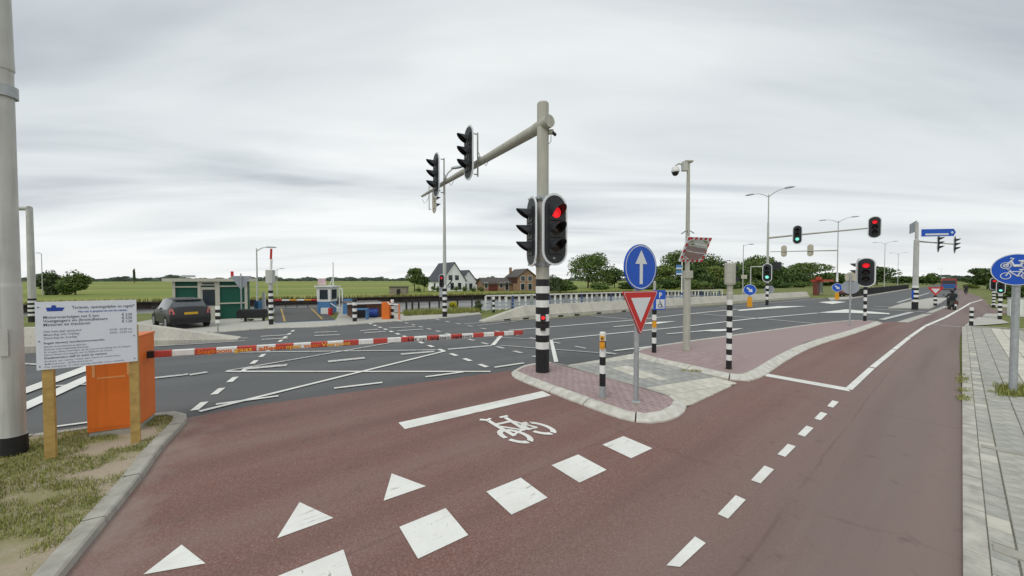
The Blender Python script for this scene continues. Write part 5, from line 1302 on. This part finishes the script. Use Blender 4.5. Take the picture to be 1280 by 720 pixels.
def window(t, x, y, z, wd, h, face='y', frame=None, m=None):
    """window on a wall facing -y (face y) or -x (face x)"""
    f = frame or M_WHITE; mb = MB(); dd_ = (wd+.16, .10, h+.16) if face == 'y' else (.10, wd+.16, h+.16); mb.box((x, y, z), dd_, f); w_ = mb.build('window', t, smooth=False)
    mb = MB(); o = -.05
    dd_ = (wd, .04, h) if face == 'y' else (.04, wd, h); mb.box((x, y+o, z) if face == 'y' else (x+o, y, z), dd_, m or M_GLASS); mb.build('pane', w_, smooth=False)
    return w_
Yh = 84.; px = Yh/F
b = Vector((ray(553.5, 360)[0]*Yh, Yh, -.2)); hz_ = radians(36)
t = thing('white_house', 'white house with steep dark roof and two gables across the canal', 'house', b, hz_)
z = lambda v: at(560, v, Yh).z+.2
w1, r1 = gable(t, 0, 6.0, 0, 8.6, z(350), z(328), M_WALLW, M_ROOFD)
w2, r2 = gable(t, 5.4, 10.4, 1.8, 7.4, z(353), z(337.5), M_WALLW, M_ROOFD, pm='side_wall', roofname='side_roof')
for x, v in ((2.0, 347), (3.7, 347)): window(t, x, 0, z(v), .8, 1., frame=M_BLACK)
for x in (2.4, 4.4): window(t, x, 0, z(358), .7, 1.5, frame=M_BLACK)
for x in (6.4, 8.0): window(t, x+.5, 1.8, z(358.5), .7, 1.3, frame=M_BLACK)
for y in (1.6, 4.6): window(t, 0, y, z(358.5), .8, 1.6, 'x', frame=M_BLACK)
b = Vector((ray(647, 360)[0]*Yh, Yh, -.2)); t = thing('brick_house', 'tan brick house with brown tiled roof, chimney and low garage wing', 'house', b, radians(22))
gable(t, 0, 4.9, 0, 7.6, z(346), z(336.5), M_TAN, M_ROOFB)
mb = MB(); mb.box((-.04, 3.8, z(349.5)), (.12, 7.4, z(345)-z(354)), mat('timber_brown', (.07, .028, .018), .8, .2)); mb.build('timber_cladding', t)
for x in (1.35, 3.2): window(t, x, 0, z(348), 1.0, 1.1)
for x in (1.3, 3.2): window(t, x, 0, z(358.5), .95, 1.5)
gable(t, -7.4, -.1, 3.2, 8.6, z(355), z(348), M_TAN, M_ROOFB, 'x', pm='garage_wall', roofname='garage_roof')
mb = MB(); mb.box((-5.0, 3.17, 1.0), (2.2, .08, 2.0), mat('garage_door_red', (.12, .03, .022), .6, .15)); mb.build('garage_door', t)
for x in (-2.9, -6.7): window(t, x, 3.2, 1.4, .7, 1.2)
window(t, -1.5, 3.2, 1.2, .8, 1.9)
mb = MB(); mb.box((1.0, 7.0, z(340)), (.55, .55, 2.6), M_TAN); mb.build('chimney', t)
b = Vector((ray(497, 366)[0]*61, 61, -.2)); t = thing('stone_shed', 'small grey stone shed with dark arched doorway in the meadow', 'shed', b, .1)
mb = MB(); mb.box((0, 1.2, .65), (2.75, 2.4, 1.5), mat('shed_stone', (.24, .21, .17), .9, .3, 3)); mb.build('wall', t); mb = MB(); mb.box((0, 1.2, 1.48), (2.9, 2.6, .14), M_ROOFB); mb.build('roof', t)
mb = MB(); mb.ext([(-.32, 0)]+[(.32*cos(a), .85+.32*sin(a)) for a in [pi*(1-i/8) for i in range(9)]]+[(.32, 0)], -.04, .03, M_BLACK, 'xz'); mb.build('doorway', t, (.15, 0, 0))

# ------------------------------------------------------------------ trees, shrubs, grass
def crown_mesh(name, m, h, wd, z0, n, size, seed, blobs=9, lo=.22, hi=.85):
    rnd = random.Random(seed); mb = MB(); bl = []
    for i in range(blobs):
        a = rnd.uniform(0, 2*pi); k = rnd.uniform(.1, .62)*wd/2; zc = z0+(h-z0)*rnd.uniform(lo, hi)
        sh = 1-.5*abs((zc-z0)/(h-z0)-.45)
        bl.append((cos(a)*k*sh, sin(a)*k*sh, zc, rnd.uniform(.22, .36)*wd*sh, rnd.uniform(.14, .24)*(h-z0)))
    bl.append((0, 0, z0+(h-z0)*.55, wd*.33, (h-z0)*.44))
    vs = []; fs = []
    for i in range(n):
        x, y, zc, r, rz_ = bl[rnd.randrange(len(bl))]
        a = rnd.uniform(0, 2*pi); c_ = rnd.uniform(-1, 1); q = rnd.uniform(.55, 1.08)**.6; s_ = sqrt(1-c_*c_)
        p = Vector((x+r*q*s_*cos(a), y+r*q*s_*sin(a), max(.05, zc+rz_*q*c_)))
        A = Vector((rnd.gauss(0, 1), rnd.gauss(0, 1), rnd.gauss(0, .8))).normalized(); B = A.cross(Vector((rnd.gauss(0, 1), rnd.gauss(0, 1), rnd.gauss(0, 1)))).normalized()
        k = size*rnd.uniform(.6, 1.4); o = len(vs)
        vs += [tuple(p-A*k), tuple(p-B*k*.55+A*k*.1), tuple(p+A*k*.9), tuple(p+B*k*.55+A*k*.05)]
        fs.append((0+o, 1+o, 2+o, 3+o))
    mb.add(vs, fs, m); return mb.mesh(name, False)
def tree(u, vt, vb, wpx, Y, m, label, seed, name='tree', zg=-.2, trunk=.28, n=2600, size=None, group=None, cat='tree', blobs=10):
    b = Vector((ray(u, 360)[0]*Y, Y, zg)); h = at(u, vt, Y).z-zg; wd = wpx*Y/F/max(.6, (1+((u-640)/F)**2)**.25)
    t = thing(name, label, cat, b, 0, group); rnd = random.Random(seed+99)
    mb = MB(); z0 = h*trunk; r = max(.06, h*.022)
    mb.tube([(0, 0, -.1), (r*.3, 0, h*.25), (-r*.5, r*.4, h*.5), (0, 0, h*.85)], [r*1.2, r, r*.7, r*.2], M_BARK, 8)
    for k in range(6):
        a = rnd.uniform(0, 2*pi); zz_ = h*rnd.uniform(.25, .55); mb.tube([(0, 0, zz_), (cos(a)*wd*.18, sin(a)*wd*.18, zz_+h*.14), (cos(a)*wd*.36, sin(a)*wd*.36, zz_+h*.22)], [r*.5, r*.35, r*.1], M_BARK, 5)
    mb.build('trunk', t)
    link('crown', crown_mesh('crown', m, h, wd, z0*.8, n, size or max(.12, h*.036), seed, blobs, *((.12, .72) if name in ('bush', 'shrub') else (.22, .85))), t)
    return t
tree(518, 334.5, 361, 24, 80, M_LEAFM, 'rounded leafy tree left of the white house', 1, n=2600, size=.2)
tree(530, 344.5, 361, 13, 82, M_LEAFD, 'smaller dark tree between the rounded tree and the white house', 2, n=900, size=.2)
tree(735, 317.5, 363, 66, 118, M_LEAFM, 'large spreading tree left of the blue arrow sign', 3, trunk=.08, n=6500, size=.32, blobs=16)
tree(768, 335, 363, 40, 122, M_LEAFD, 'darker low tree right of the large spreading tree', 4, trunk=.1, n=2400, size=.32)
tree(847, 315, 363, 58, 130, M_LEAFM, 'tall tree between the blue arrow sign and the camera pole', 5, trunk=.06, n=5200, size=.38)
row = [(828, 336, 30, 118, 'L'), (876, 324, 40, 126, 'M'), (902, 330, 36, 120, 'D'), (926, 331, 36, 124, 'M'), (946, 324, 40, 132, 'M'), (893, 338, 30, 110, 'L'), (866, 338, 28, 108, 'D'), (963, 338, 36, 128, 'D'), (984, 342, 34, 136, 'D'), (1012, 334, 44, 150, 'M'), (1034, 346, 26, 150, 'D')]
wd_ = ['behind the disabled parking plate', 'right of the camera pole', 'behind the detector post', 'behind the slim single arm lamp', 'left of the lamp with the green signal', 'low behind the mirror pole', 'low behind the camera pole', 'under the overhead green signal', 'left of the red bus shelter, low and dark', 'above the red bus shelter', 'behind the second double arm lamp']
for i, (u, vt, wp, Y, k) in enumerate(row):
    tree(u, vt-5, 363, wp*1.75, Y, {'L': M_LEAFL, 'M': M_LEAFM, 'D': M_LEAFD}[k], {'L': 'light green', 'M': 'mid green', 'D': 'dark green'}[k]+' tree of the roadside row, '+wd_[i], 20+i, trunk=.02, n=5200, size=.38, zg=-.1, group='trees of the roadside row', blobs=13)
for i, (u, vt, wp, Y, lb) in enumerate(((1096, 334, 30, 160, 'tree behind the red signal at the long island tip'), (1078, 342, 30, 170, 'low tree behind the red signal, left of the taller one'), (1124, 346, 24, 190, 'low tree beyond the end of the black fence'), (1140, 346, 24, 200, 'low tree behind the mast with the direction sign'), (1158, 344, 22, 190, 'dark tree right of the direction sign mast'), (1166, 342, 14, 180, 'narrow dark tree left of the distant bus'), (1060, 350, 30, 180, 'low hedge tree beyond the red bus shelter'))):
    tree(u, vt-1, 359, wp*1.5, Y, (M_LEAFD, M_LEAFM)[i % 2], lb, 50+i, trunk=.06, n=1500, size=.5, zg=-.1)
tree(1234, 335, 360, 46, 95, M_LEAFD, 'dark spreading tree left of the round blue cycle sign', 61, trunk=.12, n=2600, size=.3, zg=-.05)
for i, (u, vt, wp, Y, lb, m) in enumerate(((1262, 349, 44, 46, 'broad bush behind the post of the blue cycle sign', M_LEAFM), (1290, 343, 50, 50, 'tall bush at the right edge behind the white cabinet', M_LEAFD), (1216, 354, 20, 105, 'low bush beside the far cycle path', M_LEAFL), (1246, 352, 22, 75, 'bush between the dark tree and the blue cycle sign', M_LEAFM))):
    tree(u, vt, 366, wp, Y, m, lb, 70+i, 'bush', -.03, .02, 2200, .16, None, 'bush', 8)
for i, (u, vt, wp, Y, lb, m) in enumerate(((62, 337.5, 30, 64, 'left one of two round bushes at far left', M_LEAFG), (94, 337, 34, 64, 'right one of two round bushes at far left', M_LEAFM), (690, 343, 22, 74, 'loose shrub right of the mast before the brick house', M_LEAFG), (708, 349, 22, 76, 'lower shrub right of the loose shrub beyond the railing', M_LEAFM), (748, 353, 24, 100, 'low bush under the large spreading tree', M_LEAFM), (786, 352, 22, 104, 'low bush behind the blue arrow sign', M_LEAFD))):
    tree(u, vt, 366, wp*1.25, Y, m, lb, 80+i, 'bush', -.2, .02, 3600, .2, None, 'bush', 9)
for i, (u, vt, wp, Y) in enumerate(((541, 357, 5, 80), (547.5, 357.5, 5, 80), (570, 357, 7, 80), (581, 357.5, 7, 80), (592, 358, 7, 80), (601, 358.5, 9, 80), (524, 358.5, 7, 79))):
    tree(u, vt, 366, wp*1.3, Y, M_LEAFM, ('leftmost', 'second', 'third', 'fourth', 'fifth', 'sixth', 'outlying')[i]+' clipped round shrub in the garden of the white house', 90+i, 'shrub', -.2, .1, 350, .13, 'garden shrubs of the white house', 'shrub', 4)
tree(598, 374, 391, 13, 27.5, M_LEAFG, 'leafy weed bush at the canal fence end beside the railing', 101, 'bush', -.03, .03, 1400, .06, None, 'bush', 7)
tree(567, 377, 390, 15, 28.2, M_FLOW, 'yellow flowering plant behind the canal fence', 102, 'flowering_plant', -.03, .25, 900, .05, None, 'plant', 6)
tree(312, 401, 406, 9, 21.2, M_LEAFL, 'small leafy plant under the black guard rail', 103, 'plant', .05, .05, 350, .05, None, 'plant', 4)
tree(168, 336.5, 352, 2.6, 300, M_LEAFD, 'slender lone tree far out in the meadow', 104, 'tree', -.2, .3, 600, .5)
for i, (u, vt, wp, Y, lb, m) in enumerate(((835, 348, 36, 104, 'dark undergrowth bush below the tall tree behind the camera pole', M_LEAFD), (868, 349, 38, 100, 'undergrowth bush right of the camera pole beyond the railing', M_LEAFM), (905, 349, 40, 103, 'undergrowth bush behind the detector post cabinet', M_LEAFD), (940, 349, 40, 106, 'undergrowth bush behind the left keep right bollard', M_LEAFM), (975, 350, 34, 112, 'undergrowth bush right of the low green signal', M_LEAFD), (1000, 351, 30, 120, 'undergrowth bush on the lawn left of the bus shelter', M_LEAFM), (810, 352, 26, 102, 'low bush right of the blue arrow sign', M_LEAFM))):
    tree(u, vt, 363, wp*1.2, Y, m, lb, 140+i, 'bush', -.1, .02, 2200, .3, None, 'bush', 9)
# far woodland on the horizon
rnd = random.Random(5); mb = MB(); vs = []; fs = []
for i in range(9000):
    a = radians(rnd.uniform(-75, 62)); dist = 1000+rnd.uniform(-60, 60); lim = 3.5+4.5*abs(sin(a*23)+.6*sin(a*57+1)+.5*sin(a*131))
    p = Vector((sin(a)*dist, cos(a)*dist, rnd.uniform(-.5, lim))); k = rnd.uniform(1.4, 3.4); A = Vector((cos(a), -sin(a), rnd.uniform(-.4, .4))).normalized(); B = Vector((rnd.gauss(0, .4), rnd.gauss(0, .4), 1)).normalized(); o = len(vs)
    vs += [tuple(p-A*k*1.8), tuple(p-B*k*.7), tuple(p+A*k*1.8), tuple(p+B*k*.7)]; fs.append((o, o+1, o+2, o+3))
mb.add(vs, fs, mat('far_woodland', (.10, .13, .105), .9, .2, .02, world=True, island=.3)); tag(mb.build('far_woodland', smooth=False), 'low dark band of distant trees along the horizon', 'woodland', None, 'stuff')
def blades(name, label, pts, n, h0, h1, m, seed, z=.03, dry=.2, keep=None, wd=.006):
    rnd = random.Random(seed); P_ = xy(pts); mb = MB(); x0, x1 = min(p[0] for p in P_), max(p[0] for p in P_); y0, y1 = min(p[1] for p in P_), max(p[1] for p in P_)
    def ins(x, y):
        c = False
        for (ax, ay), (bx, by) in zip(P_, P_[1:]+P_[:1]):
            if (ay > y) != (by > y) and x < (bx-ax)*(y-ay)/(by-ay)+ax: c = not c
        return c
    A = ([], []); B = ([], []); tries = 0; k = 0
    while k < n and tries < n*30:
        tries += 1; x, y = rnd.uniform(x0, x1), rnd.uniform(y0, y1)
        if not ins(x, y) or (keep and not keep(x, y)): continue
        for _ in range(5):
            xx, yy = x+rnd.gauss(0, .03), y+rnd.gauss(0, .03); a = rnd.uniform(0, 2*pi); h = rnd.uniform(h0, h1); l = rnd.uniform(.1, .6)*h
            vs, fs = (B if rnd.random() < dry else A); o = len(vs); c_, s_ = cos(a), sin(a)
            vs += [(xx-s_*wd, yy+c_*wd, z), (xx+s_*wd, yy-c_*wd, z), (xx+c_*l*.4+s_*wd*.7, yy+s_*l*.4-c_*wd*.7, z+h*.6), (xx+c_*l*.4-s_*wd*.7, yy+s_*l*.4+c_*wd*.7, z+h*.6), (xx+c_*l, yy+s_*l, z+h)]
            fs += [(o, o+1, o+2, o+3), (o+3, o+2, o+4)]; k += 1
    mb.add(*A, m); mb.add(*B, M_DRY); return tag(mb.build(name, smooth=False), label, 'grass', None, 'stuff')
from mathutils import noise as mn
blades('verge_grass', 'short patchy grass growing in the sandy verge at left', VK+[Vector((-12, -6, 0)), Vector((-14, 1.2, 0))], 130000, .010, .055, M_BLADE, 3, .06, .22, lambda x, y: mn.noise(Vector((x*1.3, y*1.3, 3)))+.6*mn.noise(Vector((x*4, y*4, 1))) > -.16 and y > 1., .003)
b = G(1266, 491)
blades('tuft_grass', 'grass tuft around the foot of the blue cycle sign post', [b+Vector((-.75, -.35, 0)), b+Vector((.2, -.5, 0)), b+Vector((.8, .3, 0)), b+Vector((.1, .35, 0))], 1600, .04, .16, M_BLADE, 4, .03, .15)
wl_ = E0-en*.02
blades('joint_weeds', 'weeds in the joints along the edge of the tiled pavement', [wl_+ed*2.2-en*.02, wl_+ed*6-en*.02, wl_+ed*6+en*.10, wl_+ed*2.2+en*.10], 700, .02, .07, M_BLADE, 5, .02, .3, lambda x, y: mn.noise(Vector((x*2, y*2, 0))) > .05)
wq = E0+ed*4.2
blades('cross_joint_weeds', 'weeds along a cross joint of the tiled pavement before the cycle sign', [wq+en*.1, wq+en*2.4, wq+en*2.4+ed*.12, wq+en*.1+ed*.12], 700, .015, .05, M_BLADE, 9, .03, .3, lambda x, y: mn.noise(Vector((x*3, y*3, 2))) > -.1, .004)
for nm_, lb_, q_ in (('mast', 'specks of weed and litter round the foot of the main signal mast', (678, 465)), ('post', 'weeds round the foot of the arrow sign post', (795, 503)), ('bollard', 'weeds round the foot of the push button post', (753, 497)), ('pole', 'weeds round the foot of the camera pole', (858, 438)), ('detector', 'weeds round the foot of the detector post', (911, 461))):
    q = G(*q_, IZ); r_ = .22 if nm_ == 'mast' else .12
    blades('foot_weeds', lb_, [q+Vector((r_*cos(a), r_*sin(a), 0)) for a in [2*pi*i/12 for i in range(12)]], 120, .01, .035, M_BLADE, 10, IZ-.01, .5, None, .004)
blades('bank_grass', 'taller grass along the canal fence beyond the far pavement', [G(505, 396), G(600, 391.5), G(600, 388), G(505, 391.5)], 6000, .15, .5, M_BLADE, 6, -.03, .25, None, .012)
q = G(868, 464, .03); blades('island_weeds', 'brown weeds at the kerb of the long island by the crossing', [q+Vector((-.35, .02, 0)), q+Vector((.4, -.2, 0)), q+Vector((.45, -.1, 0)), q+Vector((-.3, .14, 0))], 260, .02, .07, M_DRY, 7, .03, .6)
fb2 = [Vector((*p, 0)) for p in far_bank[1:]]
blades('reed_edge', 'rough reed edge along the top of the far canal quay', [fb2[0], fb2[1], fb2[2], fb2[3], fb2[4], fb2[4]+Vector((-.5, 1.2, 0)), fb2[3]+Vector((-.5, 1.2, 0)), fb2[2]+Vector((-.5, 1.2, 0)), fb2[1]+Vector((-.5, 1.2, 0)), fb2[0]+Vector((-.5, 1.2, 0))], 9000, .2, .6, M_BLADE, 8, -.2, .3, None, .03)

# ------------------------------------------------------------------ riders
M_JACK = mat('jacket_black', (.022, .022, .025), .8, .2, 6); M_TROU = mat('trousers_dark', (.04, .045, .05), .8, .2, 6); M_SKIN = mat('skin', (.42, .26, .19), .6, .05); M_HELM = mat('helmet_dark', (.03, .03, .033), .3, .05)
def figure(parent_loc, rz, label, joints, edges, mats_by_z, helmet=None, extra=None):
    me = bpy.data.meshes.new('person'); me.from_pydata([j[0] for j in joints], edges, []); o = bpy.data.objects.new('person', me); COL.objects.link(o)
    o.modifiers.new('skin', 'SKIN'); sv = me.skin_vertices[0].data
    for i, j in enumerate(joints): sv[i].radius = (j[1], j[1]); sv[i].use_root = i == 0
    ss = o.modifiers.new('sub', 'SUBSURF'); ss.levels = 1; ss.render_levels = 1
    m2 = bpy.data.meshes.new_from_object(o.evaluated_get(bpy.context.evaluated_depsgraph_get())); bpy.data.objects.remove(o)
    m2.materials.clear()
    for m in (M_JACK, M_TROU, M_SKIN): m2.materials.append(m)
    for p in m2.polygons: p.material_index = mats_by_z(p.center); p.use_smooth = True
    pr_ = tag(link('person', m2, None, parent_loc, (0, 0, rz)), label, 'person')
    if helmet: helmet(pr_)
    return pr_
def rider_joints(knee=.32):
    # pelvis, spine, neck, head; arms to bar; legs; local +y is forward
    J = [((0, 0, .80), .13), ((0, .04, 1.0), .135), ((0, .09, 1.22), .15), ((0, .11, 1.36), .06), ((0, .13, 1.50), .095), ((0, .14, 1.58), .08)]
    E_ = [(0, 1), (1, 2), (2, 3), (3, 4), (4, 5)]
    for s_ in (-1, 1):
        k = len(J); J += [((s_*.19, .10, 1.27), .07), ((s_*.27, .28, 1.06), .052), ((s_*.27, .50, 1.0), .042), ((s_*.25, .57, 1.0), .04)]; E_ += [(2, k), (k, k+1), (k+1, k+2), (k+2, k+3)]
        k = len(J); J += [((s_*.10, .06, .79), .10), ((s_*.16, .42, .68), .075), ((s_*.15, .34, .34), .055), ((s_*.15, .33, .27), .045), ((s_*.16, .48, .25), .04)]; E_ += [(0, k), (k, k+1), (k+1, k+2), (k+2, k+3), (k+3, k+4)]
    return J, E_
def cols(c): return 0 if (c.z > .84 and c.z < 1.39) else (1 if c.z <= .84 else 2)
def helm(o):
    mb = MB(); mb.lathe([(.02, 1.70), (.10, 1.67), (.135, 1.58), (.13, 1.48), (.11, 1.42)], M_HELM, 14, (0, .13)); mb.build('helmet', o)
def hair(o):
    mb = MB(); mb.lathe([(.02, 1.68), (.08, 1.66), (.108, 1.57), (.10, 1.49)], mat('hair_brown', (.05, .03, .02), .8), 12, (0, .115)); mb.build('hair', o)
def two_wheeler(name, label, cat, loc, rz, moped):
    t = thing(name, label, cat, loc, rz)
    r = .25 if moped else .34
    for y, nm in ((-.40, 'wheel'), (.72, 'wheel')):
        mb = MB(); wd = .05 if moped else .018
        mb.tube([(0, y+r*cos(a), r+r*sin(a)) for a in [2*pi*i/20 for i in range(21)]], wd, M_RUB, 8, False); mb.lathe([(.05, -.03), (.05, .03)], M_GALV, 8)
        for k in range(8): mb.tube([(0, y, r), (0, y+r*cos(k*pi/4), r+r*sin(k*pi/4))], .006, M_GALV, 4)
        mb.build(nm, t)
    fm = mat('moped_green', (.05, .065, .055), .35, .1) if moped else M_DARK
    mb = MB()
    if moped:
        mb.add([(-.16, -.62, .45), (.16, -.62, .45), (.17, -.1, .32), (-.17, -.1, .32), (-.14, -.66, .74), (.14, -.66, .74), (.15, .05, .70), (-.15, .05, .70)], [(0, 1, 2, 3), (4, 5, 6, 7), (0, 1, 5, 4), (1, 2, 6, 5), (2, 3, 7, 6), (3, 0, 4, 7)], fm)
        mb.box((0, .25, .27), (.36, .55, .08), fm); mb.add([(-.2, .45, .3), (.2, .45, .3), (.16, .62, .95), (-.16, .62, .95), (-.2, .52, .3), (.2, .52, .3), (.16, .68, .95), (-.16, .68, .95)], [(0, 1, 2, 3), (4, 5, 6, 7), (0, 1, 5, 4), (1, 2, 6, 5), (2, 3, 7, 6), (3, 0, 4, 7)], fm)
        mb.box((0, .72, .54), (.12, .4, .05), fm)
    else:
        mb.tube([(0, .72, .34), (0, .60, .92)], .018, fm, 6); mb.tube([(0, .6, .82), (0, .12, .3), (0, -.05, .78), (0, .6, .8)], .016, fm, 6); mb.tube([(0, .12, .3), (0, -.4, .34), (0, -.04, .72)], .014, fm, 6)
    mb.build('frame', t)
    mb = MB(); mb.box((0, -.2 if moped else -.06, .735 if moped else .80), (.26 if moped else .16, .6 if moped else .25, .08), M_RUB, 0, (.8, .9)); mb.build('seat', t)
    mb = MB(); mb.tube([(-.33, .52, .98), (-.12, .6, 1.0), (.12, .6, 1.0), (.33, .52, .98)], .018, M_RUB, 6)
    if moped:
        for s_ in (-1, 1): mb.tube([(s_*.22, .58, 1.0), (s_*.34, .6, 1.16)], .008, M_RUB, 4); mb.box((s_*.36, .6, 1.18), (.11, .02, .07), M_RUB)
    mb.build('handlebar', t)
    if moped:
        mb = MB(); mb.box((0, -.68, .62), (.12, .04, .06), M_REDP); mb.build('tail_light', t)
        mb = MB(); mb.box((0, -.68, .40), (.12, .02, .16), M_SIGNW); mb.build('number_plate', t)
    return t
hdg = atan2(.62, .78)
b = G(1190.5, 387); loc = Vector((b.x, b.y, .004)); rz = hdg-pi/2+.25
two_wheeler('moped', 'dark moped ridden away along the red cycle path', 'moped', loc, rz, True)
J, E_ = rider_joints(); figure(loc, rz, 'person in black jacket and helmet riding the dark moped away', J, E_, cols, helm)
b = G(1207.5, 367.8); loc = Vector((b.x, b.y, .004)); rz = hdg-pi/2+.1
two_wheeler('bicycle', 'dark bicycle ridden far along the cycle path', 'bicycle', loc, rz, False)
figure(loc, rz, 'person in dark clothes cycling far away beside the grass', J, E_, cols, hair)
